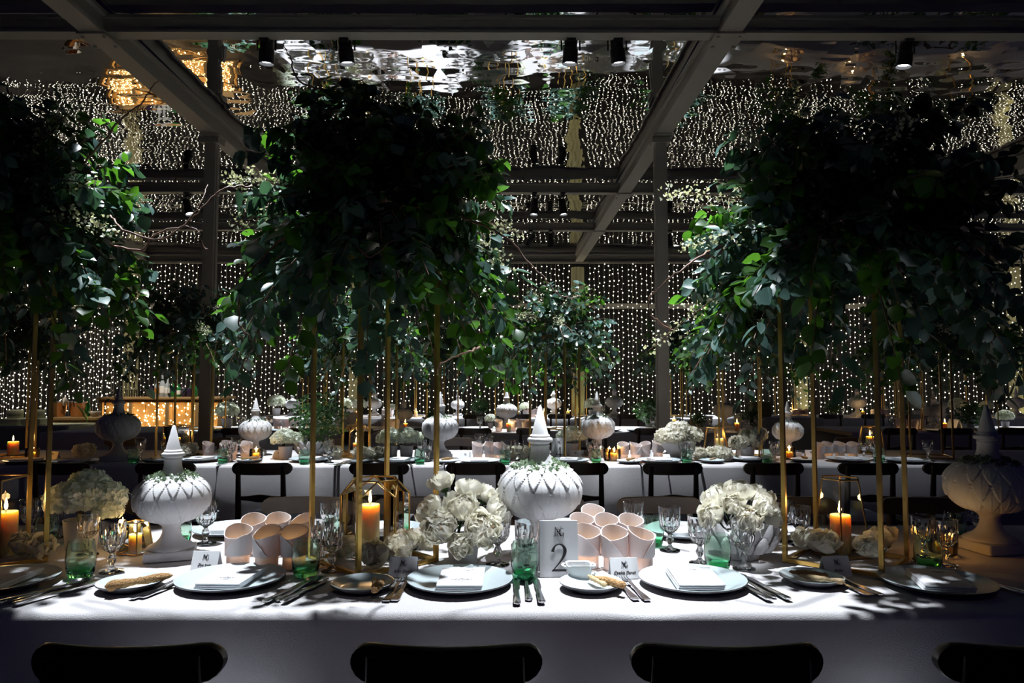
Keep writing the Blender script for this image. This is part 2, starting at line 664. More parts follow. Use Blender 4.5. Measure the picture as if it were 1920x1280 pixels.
for zc, x0, x1 in ((0, -11.2, -2.785), (0, -2.785, 1.39), (0, 1.39, 11.2)):
    nx, ny = 24, 68
    V, F = [], []
    for j in range(ny + 1):
        y = -3 + (WALL_Y + 3.2) * j / ny
        for i in range(nx + 1):
            u = i / nx
            x = x0 + (x1 - x0) * u
            cross = math.sin(PI * u) if x1 - x0 < 5 else abs(math.sin(PI * (x - 1.39) / 4.12))
            sag = 0
            seg = [-3, -1.2, 4.72, 8.78, 11.0, WALL_Y + .2]
            for a, b in zip(seg, seg[1:]):
                if a <= y <= b:
                    sag += .045 * math.sin(PI * (y - a) / (b - a)) * (.35 + .65 * cross)
            V.append((x, y, BEAM_Z + .158 - sag))
    for j in range(ny):
        for i in range(nx):
            a = j * (nx + 1) + i
            F.append((a, a + 1, a + nx + 2, a + nx + 1))
    struct('ceiling', np_mesh('ceiling', np.array(V), F, 'film', True))


# fairy light curtain: one hanging sheet per bay, wires and bulbs
def light_curtain(x0, x1, y, ztop, zbot, dx, dz, label, r=.0098, drop=True):
    t = thing('fairy_light_curtain', label, 'light curtain', ((x0 + x1) / 2, y, ztop))
    xc = (x0 + x1) / 2
    V, F, WV, WF = [], [], [], []
    o8 = np.array([(1, 0, 0), (0, 1, 0), (-1, 0, 0), (0, -1, 0), (0, 0, 1.15), (0, 0, -1.15)]) * r
    f8 = np.array([(0, 1, 4), (1, 2, 4), (2, 3, 4), (3, 0, 4), (1, 0, 5), (2, 1, 5), (3, 2, 5), (0, 3, 5)])
    n = int((x1 - x0) / dx)
    nv = nw = 0
    for i in range(n):
        x = x0 + dx * (i + .5) + random.uniform(-.018, .018) - xc
        ph = random.uniform(0, 1) * dz
        w = .0026
        zb = zbot + random.uniform(0, .25) - ztop
        q = np.array([(x - w, 0, 0), (x + w, 0, 0), (x, w * 1.6, 0), (x - w, 0, zb), (x + w, 0, zb), (x, w * 1.6, zb)])
        WV.append(q)
        WF.append(np.array([(0, 1, 4, 3), (1, 2, 5, 4), (2, 0, 3, 5)]) + nw)
        nw += 6
        z = -.03 - ph
        while z > zb:
            p = np.array((x + random.uniform(-.018, .018), random.uniform(-.02, .0), z + random.uniform(-.022, .022)))
            V.append(o8 * random.uniform(.75, 1.2) + p)
            F.append(f8 + nv)
            nv += 6
            z -= dz
    link('wires', np_mesh('wires', np.concatenate(WV), np.concatenate(WF), 'wire'), t, kind='stuff')
    link('bulbs', np_mesh('bulbs', np.concatenate(V), np.concatenate(F), 'bulb'), t, kind='stuff')
    link('header_rail', G().box((0, .02, .01), (x1 - x0, .03, .03)).mesh('header_rail', 'alu'), t)
    return t


CZ = BEAM_Z - .04
light_curtain(-10.6, -2.85, WALL_Y - .22, CZ, .05, .088, .105, 'curtain of warm fairy lights on the back wall behind the bar')
light_curtain(-2.75, 1.15, WALL_Y - .22, CZ, .05, .088, .105, 'curtain of warm fairy lights on the back wall between the two tent posts')
light_curtain(1.45, 10.8, WALL_Y - .22, CZ, .05, .088, .105, 'curtain of warm fairy lights on the back wall right of the right tent post')
light_curtain(-10.6, -7.0, WALL_Y - .75, CZ, .05, .10, .12, 'denser second layer of fairy lights hanging left of the bar')

#%%TABLES
# ------------------------------------------------------------------ tables under white cloths
TZ = .75
ROWS = dict(T1=(1.74, 2.80), T2=(4.72, 5.80), T3=(7.72, 8.80), T4=(10.72, 11.80))


def cloth(x0, x1, y0, y1, label, wav=.012, seed=0):
    r = .018
    prof = [(y0 - .012, .012), (y0 - .008, .25), (y0 - .004, .5), (y0, TZ - r), (y0 + r * .3, TZ - r * .3), (y0 + r, TZ)]
    prof += [(y0 + (y1 - y0) * t, TZ) for t in (.2, .4, .6, .8)]
    prof += [(y1 - r, TZ), (y1 - r * .3, TZ - r * .3), (y1, TZ - r), (y1 + .002, .70), (y1 + .003, .63), (y1 + .004, .56)]
    n = max(12, int((x1 - x0) / .06))
    rr = random.Random(seed)
    ph = [rr.uniform(0, 6.28) for _ in range(6)]
    V, F = [], []
    for i in range(n + 1):
        x = x0 + (x1 - x0) * i / n
        w = math.sin(x * 3.1 + ph[0]) + .6 * math.sin(x * 7.3 + ph[1]) + .4 * math.sin(x * 13.7 + ph[2])
        for (y, z) in prof:
            k = max(0, (TZ - .03 - z) / TZ) ** .8
            s = -1 if y < (y0 + y1) / 2 else 1
            V.append((x, y + s * k * (w * wav + .010), z))
    k = len(prof)
    for i in range(n):
        for j in range(k - 1):
            a = i * k + j
            F.append((a, a + k, a + k + 1, a + 1))
    me = np_mesh('tablecloth', np.array(V), F, 'cloth', True)
    o = link('tablecloth', me, None, label=label, category='tablecloth', group='white cloths on the long tables')
    g = G()
    g.rbox(((x0 + x1) / 2, (y0 + y1) / 2, TZ - .025), (x1 - x0 - .06, y1 - y0 - .06, .04))
    tb = thing('banquet_table', 'folding table hidden under the ' + label.replace('tablecloth', 'cloth'), 'table')
    link('tabletop', g.mesh('tabletop', 'barwood'), tb)
    for sx in (x0 + .3, (x0 + x1) / 2, x1 - .3):
        for sy in (y0 + .15, y1 - .42):
            link('leg', G().box((sx, sy, (TZ - .045) / 2), (.05, .05, TZ - .045)).mesh('leg', 'alu'), tb)
    return o


cloth(-4.2, 4.4, *ROWS['T1'], 'white tablecloth on the front table, nearest the camera', .010, 1)
cloth(-8.2, 7.6, *ROWS['T2'], 'white tablecloth on the second table, holding number 4', .014, 2)
cloth(-5.0, 2.75, *ROWS['T3'], 'white tablecloth on the third row table left of the walkway', .012, 3)
cloth(3.6, 8.6, *ROWS['T3'], 'white tablecloth on the third row table at far right', .012, 4)
cloth(-3.9, 8.9, *ROWS['T4'], 'white tablecloth on the farthest table before the light curtain', .012, 5)


# ------------------------------------------------------------------ chairs
def chair_parts():
    W, post = .338, .127
    # curved top rail with rounded ends
    def rail(w, zc, h, t, bend, y0, wave=None):
        n = 18
        V, F = [], []
        for i in range(n + 1):
            u = math.sin(PI / 2 * (-1 + 2 * i / n))
            x = u * w / 2
            if wave is None:
                e = abs(u)
                edge = (w / 2 - abs(x)) / (h / 2)
                hh = h / 2 * (math.sqrt(max(0, 1 - (1 - min(1, edge)) ** 2)))
                up = dn = max(hh, .004)
            else:
                up, dn = wave(u)
            y = y0 - bend * (1 - u * u)
            tt = t / 2
            for (yy, zz) in ((y - tt, -dn * .92), (y - tt, up * .92), (y - tt * .4, up), (y + tt * .4, up), (y + tt, up * .92), (y + tt, -dn * .92), (y + tt * .4, -dn), (y - tt * .4, -dn)):
                V.append((x, yy, zc + zz))
        for i in range(n):
            for k in range(8):
                F.append((i * 8 + k, i * 8 + (k + 1) % 8, i * 8 + 8 + (k + 1) % 8, i * 8 + 8 + k))
        g = G().add(V, F)
        g.f.append(tuple(range(7, -1, -1)))
        g.f.append(tuple(n * 8 + k for k in range(8)))
        return g
    back = rail(W, .803, .068, .020, .035, -.205).mesh('backrest', 'chair', True, 50)
    wv = lambda u: (.010 + .012 * math.exp(-(u * 2.2) ** 2), .012 + .010 * math.exp(-(u * 2.2) ** 2))
    st = rail(post * 2, .640, .04, .018, .022, -.212, wv).mesh('stretcher', 'chair', True, 50)
    parts = [('backrest', back, None), ('stretcher', st, None)]
    for s in (-1, 1):
        g = G()
        g.tube([(s * .140, -.235, 0), (s * .135, -.205, .30), (s * .131, -.200, .46), (s * post, -.222, .64), (s * (post - .002), -.236, .822)], [.014, .017, .018, .016, .013], 8)
        parts.append(('leg', g.mesh('leg', 'chair', True, 50), None))
        g = G()
        g.tube([(s * .155, .155, 0), (s * .155, .15, .25), (s * .15, .145, .455)], [.012, .015, .017], 8)
        parts.append(('leg', g.mesh('leg', 'chair', True, 50), None))
    g = G()
    g.rbox((0, -.02, .455), (.34, .36, .04), .012)
    parts.append(('seat', g.mesh('seat', 'chair'), None))
    # plump cushion with tied corners
    n = 12
    V, F = [], []
    for side in (1, -1):
        for j in range(n + 1):
            for i in range(n + 1):
                u, v = -1 + 2 * i / n, -1 + 2 * j / n
                k = max(0, (1 - u ** 4) * (1 - v ** 4)) ** .5
                pin = 1 - .04 * (1 - abs(u)) * (abs(v) > .9) - .04 * (1 - abs(v)) * (abs(u) > .9)
                V.append((u * .168 * pin, -.02 + v * .17 * pin, .502 + side * (.028 * k + .002) + (.006 * math.sin(5 * u + 3 * v) * k if side > 0 else 0)))
    m = (n + 1) ** 2
    for s in (0, 1):
        for j in range(n):
            for i in range(n):
                a = s * m + j * (n + 1) + i
                q = (a, a + 1, a + n + 2, a + n + 1)
                F.append(q if s == 0 else q[::-1])
    cu = G().add(V, F)
    parts.append(('seat_cushion', cu.mesh('seat_cushion', 'cushion', True), None))
    g = G()
    for s in (-1, 1):
        g.tube([(s * .153, .15, .16), (s * .136, -.21, .16)], .008, 6)
    g.tube([(-.15, 0, .16), (.15, 0, .16)], .008, 6)
    parts.append(('leg_stretcher', g.mesh('leg_stretcher', 'chair', True), None))
    return parts


CHAIR = chair_parts()


def chair(px, yback, facing, desc, tail, group):
    """yback: distance of the top rail; facing +1 looks away from the camera"""
    x = PD(px, 800, yback).x
    y = yback + (.235 if facing > 0 else -.235)
    return inst('dining_chair', CHAIR, 'chair', (x, y, 0), 0 if facing > 0 else PI, 1.0, None, group, desc, tail)


for px in (240, 837, 1363, 1937):
    chair(px, 1.285, 1, 'dark wooden chair seen from behind', 'at the front table, near side', 'chairs on the near side of the front table')
for px in (325, 577, 785, 1017, 1232, 1480, 1720):
    chair(px, 2.915, -1, 'dark wooden chair facing the camera', 'behind the front table', 'chairs on the far side of the front table')
for px in (112, 308, 490, 710, 892, 1085, 1262, 1452, 1630, 1790):
    chair(px, 4.10, 1, 'dark wooden chair with white seat cushion', 'along the second table, near side', 'chairs on the near side of the second table')
for px in (240, 440, 655, 850, 1035, 1390, 1600):
    chair(px, 5.92, -1, 'dark wooden chair facing the camera', 'behind the second table', 'chairs on the far side of the second table')
for px in (445, 556, 667, 778, 889, 1000, 1111, 1222):
    chair(px, 7.12, 1, 'distant dark chair seen from behind', 'at the third row left table', 'chairs at the third row left table')
for px in (1690, 1795, 1905):
    chair(px, 7.12, 1, 'dark chair with pale cushion', 'at the third row right table', 'chairs at the third row right table')
for px in (890, 972, 1050, 1180, 1560, 1640, 1722, 1800):
    chair(px, 10.12, 1, 'tiny dark chair seen from behind', 'at the farthest table', 'chairs at the farthest table')

#%%TABLEWARE
# ------------------------------------------------------------------ tableware prototypes


def goblet_mesh(n=12):
    out = [(.031, 0), (.031, .003), (.012, .008), (.006, .014), (.0055, .020), (.010, .027), (.0125, .034), (.0095, .041), (.006, .047), (.0075, .052), (.021, .061), (.030, .075), (.0325, .092), (.0335, .118), (.0345, .135)]
    inn = [(.0328, .135), (.0312, .118), (.0295, .094), (.026, .078), (.017, .068), (.004, .064)]
    g = G()
    v, f = [], []
    prof = out + inn
    for j, (r, z) in enumerate(prof):
        for i in range(2 * n):
            a = 2 * PI * i / (2 * n)
            rr = r
            if 9 <= j <= 12:                    # cut flutes with pointed arches round the bowl
                rr = r * (1.0 if i % 2 == 0 else .90)
            if 5 <= j <= 7:
                rr = r * (1.0 if i % 4 == 0 else .86)
            v.append((rr * math.cos(a), rr * math.sin(a), z))
    m = 2 * n
    for j in range(len(prof) - 1):
        for i in range(m):
            f.append((j * m + i, j * m + (i + 1) % m, (j + 1) * m + (i + 1) % m, (j + 1) * m + i))
    f.append(tuple(range(m - 1, -1, -1)))
    f.append(tuple((len(prof) - 1) * m + i for i in range(m)))
    g.add(v, f)
    return g.mesh('goblet', 'glass')


def tumbler_mesh(n=24):
    out = [(.022, 0), (.028, .002), (.032, .010), (.0355, .03), (.0365, .05), (.0345, .075), (.031, .095)]
    inn = [(.0298, .095), (.0330, .075), (.0348, .05), (.0335, .03), (.027, .016), (.01, .012)]
    return G().lathe(out + inn, n).mesh('tumbler', 'green', True, 50)


GOBLET = [('goblet', goblet_mesh(), None)]
GOBLET_FAR = [('goblet', goblet_mesh(6), None)]
TUMBLER = [('tumbler', tumbler_mesh(), None)]


def plate_parts(r):
    top = [(0.0, .006), (r * .62, .006), (r * .70, .008), (r * .95, .019), (r * .985, .021)]
    g = G().lathe(top + [(r, .0205)], 48)
    g.f.pop()
    und = G().lathe([(r, .0205), (r * 1.0, .0165), (r * .72, .003), (r * .66, 0.0), (0.0, 0.0)], 48)
    und.f.pop()
    return [('plate_face', g.mesh('plate_face', 'ceramic', True), None), ('plate_rim', und.mesh('plate_rim', 'rimdark', True), None)]


DINNER = plate_parts(.142)
SIDE = plate_parts(.083)


def wider(me, k=1.15):
    me.transform(Matrix.Diagonal((k, 1.06, 1.15, 1)))
    return me


def fork_mesh():
    g = G()
    # handle, flattened, neck and head
    for a, b, w0, w1, z0, z1 in ((-.10, -.085, .0075, .009, .0025, .002), (-.085, -.02, .009, .0045, .002, .004), (-.02, .035, .0045, .0035, .004, .0085), (.035, .052, .0035, .011, .0085, .006)):
        v = [(-w0, a, z0), (w0, a, z0), (w1, b, z1), (-w1, b, z1)]
        v += [(x, y, z + .0022) for x, y, z in v]
        g.add(v, [(3, 2, 1, 0), (4, 5, 6, 7), (0, 1, 5, 4), (1, 2, 6, 5), (2, 3, 7, 6), (3, 0, 4, 7)])
    for k in range(4):
        x = -.0092 + k * .00615
        pts = [(x, .050, .007), (x, .07, .0052), (x, .086, .006), (x, .096, .010)]
        g.tube(pts, [.0018, .0017, .0014, .0008], 5)
    return wider(g.mesh('fork', 'steel', True, 40))


def knife_mesh():
    g = G()
    g.tube([(0, -.11, .006), (0, -.105, .006), (0, -.06, .006), (0, -.012, .006)], [.005, .0085, .0068, .0058], 8, .45)
    poly = [(-.0035, -.012), (.0045, -.012), (.0085, .01), (.009, .07), (.006, .092), (-.001, .102), (-.0045, .09), (-.005, .02)]
    g.prism(poly, .0048, .0066)
    return wider(g.mesh('knife', 'steel', True, 40))


def spoon_mesh():
    g = G()
    g.tube([(0, -.10, .003), (0, -.094, .003), (0, -.05, .004), (0, .0, .007), (0, .040, .0085)], [.004, .0085, .0062, .0042, .0035], 8, .4)
    n, m = 14, 5
    V, F = [], []
    for j in range(m + 1):
        k = j / m
        for i in range(n):
            a = 2 * PI * i / n
            V.append((.020 * k * math.cos(a), .066 + .029 * k * math.sin(a) + .002 * k * math.cos(a) ** 2, .002 + .0085 * k * k))
    for j in range(m):
        for i in range(n):
            F.append((j * n + i, j * n + (i + 1) % n, j * n + n + (i + 1) % n, j * n + n + i))
    g.add(V, F)
    g.add([(x, y, z - .0012) for x, y, z in V], [q[::-1] for q in F])
    return wider(g.mesh('spoon', 'steel', True, 60))


FORK = [('fork', fork_mesh(), None)]
KNIFE = [('knife', knife_mesh(), None)]
SPOON = [('spoon', spoon_mesh(), None)]


def monogram(s, mat='ink'):
    """interlaced capital letters, drawn flat in x, y; height s"""
    g = G()
    t = .0004
    w1, w2 = .085 * s, .03 * s
    S = lambda pts: stroke(g, [(x * s, y * s, w * s) for x, y, w in pts], 0, t)
    S([(-.48, .02, .05), (-.42, .0, .06), (-.36, .06, .07), (-.34, .95, .07)])
    S([(-.34, .95, .035), (-.05, .45, .10), (.20, .0, .035)])
    S([(.20, .0, .04), (.22, .92, .04), (.32, 1.0, .04)])
    S([(-.16, .0, .07), (-.16, .72, .07)])
    S(smooth_path([(-.30, .72, .03), (-.02, .74, .05), (.10, .62, .07), (.02, .48, .05), (-.16, .46, .03)], 4))
    S(smooth_path([(-.05, .46, .04), (.10, .25, .08), (.30, -.04, .03)], 3))
    S(smooth_path([(.52, .72, .05), (.40, .82, .04), (.20, .70, .06), (.10, .42, .08), (.22, .12, .06), (.42, .10, .05), (.52, .24, .05)], 4))
    S([(.36, .36, .03), (.60, .36, .03)])
    S([(.52, .36, .07), (.50, -.08, .05), (.42, -.14, .03)])
    return g.mesh('monogram', mat)


def crest(s, mat='greyink'):
    g = G()
    pts = [(s * 1.15 * math.cos(a), s * .5 * math.sin(a), .05 * s) for a in np.linspace(.5, 2 * PI - .3, 26) + PI / 2]
    stroke(g, pts, 0, .0003)
    for k in range(-3, 4):
        stroke(g, [(k * .28 * s, s * (.66 - .02 * k * k), .05 * s), (k * .28 * s + .1 * s, s * (.74 - .02 * k * k), .10 * s)], 0, .0003)
    stroke(g, [(-.2 * s, 0, .06 * s), (0, .25 * s, .05 * s), (.2 * s, 0, .06 * s)], 0, .0003)
    stroke(g, [(-.5 * s, -.1 * s, .05 * s), (.5 * s, -.1 * s, .05 * s)], 0, .0003)
    return g.mesh('crest', mat)


def script_line(s, mat='greyink', n=9, seed=3):
    r = random.Random(seed)
    g = G()
    x = -n * s * .3
    for k in range(n):
        h = r.uniform(.45, 1.0) * s
        stroke(g, smooth_path([(x, 0, .08 * s), (x + .12 * s, h, .13 * s), (x + .26 * s, h * .5, .06 * s), (x + .34 * s, .02, .10 * s)], 3), 0, .0003)
        x += r.uniform(.5, .72) * s
    return g.mesh('print_line', mat)


def flourish(s, mat='greyink'):
    """a small monogram between two penned flourishes"""
    g = G()
    S = lambda pts: stroke(g, [(x * s, y * s, w * s) for x, y, w in smooth_path(pts, 4)], 0, .0003)
    for sg in (-1, 1):
        S([(sg * .55, .1, .05), (sg * .9, .45, .09), (sg * 1.3, .15, .05), (sg * 1.15, -.05, .04), (sg * 1.0, .2, .05), (sg * 1.7, .35, .08), (sg * 2.0, .05, .04)])
    S([(-.4, 0, .06), (-.32, .8, .10), (-.05, .3, .05), (.0, .85, .08), (.1, .1, .06)])
    S([(.42, .75, .05), (.2, .7, .08), (.12, .35, .1), (.25, .05, .06), (.45, .2, .05)])
    return g.mesh('print_line', mat)


def napkin_parts(seed=0):
    """a folded linen napkin: layered sheets, open rolled ends towards the guest"""
    g = G()
    w, l = .118, .172
    zs = [(.0, .0045), (.0055, .0095), (.0105, .0155)]
    for k, (a, b) in enumerate(zs):
        dx = .002 * (k - 1)
        n = 10
        prof = []
        for i in range(n + 1):
            a_ = -PI / 2 + PI * i / n
            prof.append((-l / 2 - .004 * math.cos(a_), (a + b) / 2 + (b - a) / 2 * math.sin(a_)))
        prof += [(l / 2, b), (l / 2, a)]
        V = [(-w / 2 + dx, y, z) for y, z in prof] + [(w / 2 + dx, y, z) for y, z in prof]
        m = len(prof)
        F = [tuple(range(m)), tuple(range(2 * m - 1, m - 1, -1))] + [(i, m + i, m + (i + 1) % m, (i + 1) % m) for i in range(m)]
        g.add(V, F)
    body = g.mesh('napkin_fold', 'napkin', False)
    T = lambda x, y: Matrix.Translation((x, y, .0157))
    return [('napkin_fold', body, [('crest_print', crest(.013), T(.015, .056)), ('monogram_print', flourish(.014), T(.004, -.040)), ('small_print', script_line(.004, 'greyink', 9, 5), T(.004, -.054))])]


NAPKIN = napkin_parts()


def place_card(name_text=None, w=.078, h=.052):
    g = G()
    t, s = .0012, .022
    for sg in (-1, 1):
        v = [(-w / 2, sg * s, 0), (w / 2, sg * s, 0), (w / 2, sg * t, h), (-w / 2, sg * t, h)]
        v += [(x, y - sg * t, z) for x, y, z in v]
        g.add(v, [(0, 1, 2, 3), (7, 6, 5, 4), (0, 4, 5, 1), (1, 5, 6, 2), (2, 6, 7, 3), (3, 7, 4, 0)])
    parts = [('card_fold', g.mesh('card_fold', 'card'), [])]
    slope = math.atan2(s - t, h)
    R = Matrix.Rotation(PI / 2 - slope, 4, 'X')
    fz = lambda z: -(s + (t - s) * z / h) - .0006
    parts[0][2].append(('monogram_print', monogram(.017), Matrix.Translation((0, fz(h * .56), h * .56)) @ R))
    if name_text:
        parts[0][2].append(('name_print', text_mesh(name_text, .0115, 'ink', .35, .9), Matrix.Translation((0, fz(h * .24), h * .24)) @ R))
    return parts


def number_card(ch, w=.105, h=.145):
    g = G()
    t, s = .0015, .03
    for sg in (-1, 1):
        v = [(-w / 2, sg * s, 0), (w / 2, sg * s, 0), (w / 2, sg * t, h), (-w / 2, sg * t, h)]
        v += [(x, y - sg * t, z) for x, y, z in v]
        g.add(v, [(0, 1, 2, 3), (7, 6, 5, 4), (0, 4, 5, 1), (1, 5, 6, 2), (2, 6, 7, 3), (3, 7, 4, 0)])
    slope = math.atan2(s - t, h)
    R = Matrix.Rotation(PI / 2 - slope, 4, 'X')
    fz = lambda z: -(s + (t - s) * z / h) - .0008
    q = G()
    H = h * .50
    if ch == '2':
        p = [(-.235, .70, .115), (-.215, .78, .105), (-.14, .91, .055), (0, .975, .045), (.14, .93, .075), (.22, .80, .125), (.215, .66, .125), (.15, .50, .085), (.02, .32, .055), (-.14, .14, .04), (-.26, .0, .035)]
        stroke(q, [(x * H, y * H, w_ * H) for x, y, w_ in smooth_path(p, 5)], 0, .0005)
        q.prism([(-.29 * H, 0), (.27 * H, 0), (.30 * H, .13 * H), (.28 * H, .13 * H), (.25 * H, .075 * H), (-.24 * H, .075 * H)], 0, .0005)
    else:
        stroke(q, [(.10 * H, 0, .115 * H), (.10 * H, .98 * H, .115 * H)], 0, .0005)
        stroke(q, [(.12 * H, .98 * H, .035 * H), (-.30 * H, .27 * H, .035 * H)], 0, .0005)
        q.box((0, .27 * H, .00025), (.64 * H, .065 * H, .0005))
        q.box((.10 * H, .012 * H, .00025), (.26 * H, .03 * H, .0005))
    return [('card_fold', g.mesh('card_fold', 'card'), [('monogram_print', monogram(.026), Matrix.Translation((0, fz(h * .72), h * .72)) @ R), ('numeral', q.mesh('numeral', 'ink'), Matrix.Translation((0, fz(h * .10), h * .10)) @ R)])]


def bread_mesh(l, r, mat, seed):
    rr = random.Random(seed)
    n, m = 18, 10
    V, F = [], []
    for i in range(n + 1):
        t = i / n
        y = (t - .5) * l
        e = math.sqrt(max(.02, 1 - (2 * t - 1) ** 8))
        bx = .1 * r * math.sin(5 * t + seed)
        for k in range(m):
            a = 2 * PI * k / m
            q = r * e * (1 + rr.uniform(-.16, .16) + .22 * math.sin(9 * t + seed)) * (1.15 - .45 * t)
            V.append((bx + q * math.cos(a), y, r * .8 + q * .8 * math.sin(a)))
    for i in range(n):
        for k in range(m):
            F.append((i * m + k, i * m + (k + 1) % m, i * m + m + (k + 1) % m, i * m + m + k))
    g = G().add(V, F)
    g.f.append(tuple(range(m - 1, -1, -1)))
    g.f.append(tuple(n * m + k for k in range(m)))
    return g.mesh('breadstick', mat, True)


BREAD = [bread_mesh(.13, .0115, 'seeds', 1), bread_mesh(.105, .0085, 'paste', 2), bread_mesh(.10, .0115, 'seeds', 3)]


def butter_dish():
    g = G()
    def sq(w, l, z, r=.012):
        o = []
        for cx, cy_, a0 in ((w / 2 - r, l / 2 - r, 0), (-w / 2 + r, l / 2 - r, PI / 2), (-w / 2 + r, -l / 2 + r, PI), (w / 2 - r, -l / 2 + r, 1.5 * PI)):
            for k in range(4):
                a = a0 + PI / 2 * k / 3
                o.append((cx + r * math.cos(a), cy_ + r * math.sin(a), z))
        return o
    loops = [sq(.052, .042, 0), sq(.060, .050, .004), sq(.064, .054, .034), sq(.068, .058, .040), sq(.066, .056, .042), sq(.060, .050, .040), sq(.056, .046, .012), sq(.045, .036, .008)]
    v, f = [], []
    for L in loops:
        v += L
    for j in range(len(loops) - 1):
        for i in range(16):
            f.append((j * 16 + i, j * 16 + (i + 1) % 16, j * 16 + 16 + (i + 1) % 16, j * 16 + 16 + i))
    f.append(tuple(range(15, -1, -1)))
    f.append(tuple((len(loops) - 1) * 16 + i for i in range(16)))
    parts = [('dish', g.add(v, f).mesh('dish', 'whitecer', True, 50), None)]
    for s in (-1, 1):
        h = G().tube([(s * .031, -.016, .035), (s * .040, -.014, .037), (s * .043, 0, .037), (s * .040, .014, .037), (s * .031, .016, .035)], .004, 6)
        parts.append(('handle', h.mesh('handle', 'whitecer', True), None))
    return parts


BUTTER = butter_dish()


def petal_cup(seed=0, h=.118, r=.0355):
    """porcelain votive of overlapping lotus petals above a plain band"""
    rr = random.Random(seed)
    n = 36
    parts = []
    band = G().lathe([(r * .86, 0), (r * .90, .002), (r * .90, .040), (r * .86, .044), (r * .9, .044), (r * .9, .004), (0, .004)], n)
    parts.append(('base_band', band.mesh('base_band', 'porcelain', True, 50), None))
    a0 = 1.5 * PI + rr.uniform(-.5, .5)
    for k in range(2):
        V, F = [], []
        m = 8
        span = 2 * PI * .9999 if k == 0 else 1.15 * PI
        st = a0 + (0 if k == 0 else rr.choice((-1, 1)) * .9)
        ns = 34
        for sgn in (1, -1):
            for i in range(ns + 1):
                u = i / ns
                a = st + (u - .5) * span
                if k == 0:              # the tall wrapped petal: a rim that slants from back to front
                    rad, top = r, h * (.87 + .12 * math.cos(2 * PI * u) + .025 * math.sin(4 * PI * u))
                    bot = .036
                else:                   # a leaf laid over it, its edges running down diagonally
                    rad, top = r * 1.055, h * (.36 + .46 * math.sin(PI * min(1, max(0, u * .96 + .02))) ** .75)
                    bot = .038 + .004 * math.sin(PI * u)
                for j in range(m + 1):
                    t = j / m
                    z = bot + (top - bot) * t
                    q = rad + (.0013 if sgn > 0 else -.0013) + .0030 * t ** 3 + .0005 * math.sin(u * 40) * t
                    aa = a - (.55 * t * (u - .3) if k else 0)
                    V.append((q * math.cos(aa), q * math.sin(aa), z))
        W = (ns + 1) * (m + 1)
        for s in (0, 1):
            for i in range(ns):
                for j in range(m):
                    a = s * W + i * (m + 1) + j
                    q = (a, a + m + 1, a + m + 2, a + 1)
                    F.append(q if s == 0 else q[::-1])
        for i in range(ns):
            a = i * (m + 1) + m
            F.append((a, a + m + 1, W + a + m + 1, W + a))
        for e in (0, ns):
            for j in range(m):
                a = e * (m + 1) + j
                F.append((a, a + 1, W + a + 1, W + a) if e == 0 else (a + 1, a, W + a, W + a + 1))
        parts.append(('petal', G().add(V, F).mesh('petal', 'porcelain', True, 60), None))
    parts.append(('tealight', G().lathe([(.018, .006), (.019, .008), (.019, .024), (.017, .023), (0, .022)], 16).mesh('tealight', 'wax', True, 50), [('flame', G().lathe([(0, .026), (.003, .030), (.0035, .036), (.001, .046), (0, .048)], 8).mesh('flame', 'flame', True))]))
    return parts


CUPS = [petal_cup(s) for s in range(4)]


# ------------------------------------------------------------------ lotus urns
def urn_body_mesh(nu=240, nv=110, rows=((.24, .5), (.42, .0), (.62, .5), (.84, .0)), nl=15, name='urn_body'):
    th = np.linspace(0, 2 * PI, nu, endpoint=False)
    V = np.zeros((nv + 1, nu, 3))
    for j in range(nv + 1):
        t = j / nv                     # 0 top, 1 bottom
        a = t * PI
        z = .33 + .33 * math.copysign(abs(math.cos(a)) ** .95, math.cos(a))
        rr = .5 * max(math.sin(a), 0) ** .78
        if t < .5:
            rr = max(rr, .17 * (1 - t * 2) + rr * (t * 2))
        else:
            rr = max(rr, .11)
        h = np.zeros(nu)
        for i, (tip, ph) in enumerate(rows):
            f = np.abs(((th / (2 * PI) * nl + ph) % 1.0) - .5) * 2        # 0 at leaf centre
            edge = tip + .02 - .19 * f ** 1.35
            d = edge - t
            h += np.clip(d / .010, 0, 1) * .013
            h -= np.exp(-((d + .008) / .007) ** 2) * .012
            rim = np.exp(-((d - .018) / .009) ** 2) * .005                 # raised rim of each leaf
            h += rim
            vein = np.exp(-(f / .045) ** 2) * .006 * (d > .02) * (t > tip - .3)
            h += vein
        h *= np.clip((1 - t) * 9, 0, 1)
        R = rr + h - .030
        V[j, :, 0] = R * np.cos(th)
        V[j, :, 1] = R * np.sin(th)
        V[j, :, 2] = z
    F = []
    for j in range(nv):
        a = j * nu + np.arange(nu)
        b = j * nu + (np.arange(nu) + 1) % nu
        F.append(np.stack([a, a + nu, b + nu, b], 1))
    return np_mesh(name, V.reshape(-1, 3), np.concatenate(F), 'plaster', True)


def wreath_mesh(n=170, r0=.15, r1=.34, z0=.650, seed=1):
    rr = random.Random(seed)
    V, F = [], []
    for k in range(n):
        a = rr.uniform(0, 2 * PI)
        r = rr.uniform(r0, r1)
        z = z0 - (r - r0) * .22 + rr.uniform(0, .07) * (1 - (r - r0) / (r1 - r0) * .7)
        c = Vector((r * math.cos(a), r * math.sin(a), z))
        q = Euler((rr.uniform(-1.2, 1.2), rr.uniform(-1.2, 1.2), rr.uniform(0, 6.3))).to_matrix()
        s = rr.uniform(.024, .048)
        b = len(V)
        for p in ((0, -1, 0), (.5, -.1, .15), (0, 1, 0), (-.5, -.1, .15)):
            V.append(c + q @ (Vector(p) * s))
        F.append((b, b + 1, b + 2, b + 3))
    return np_mesh('leaf_wreath', np.array([tuple(v) for v in V]), F, 'moss')


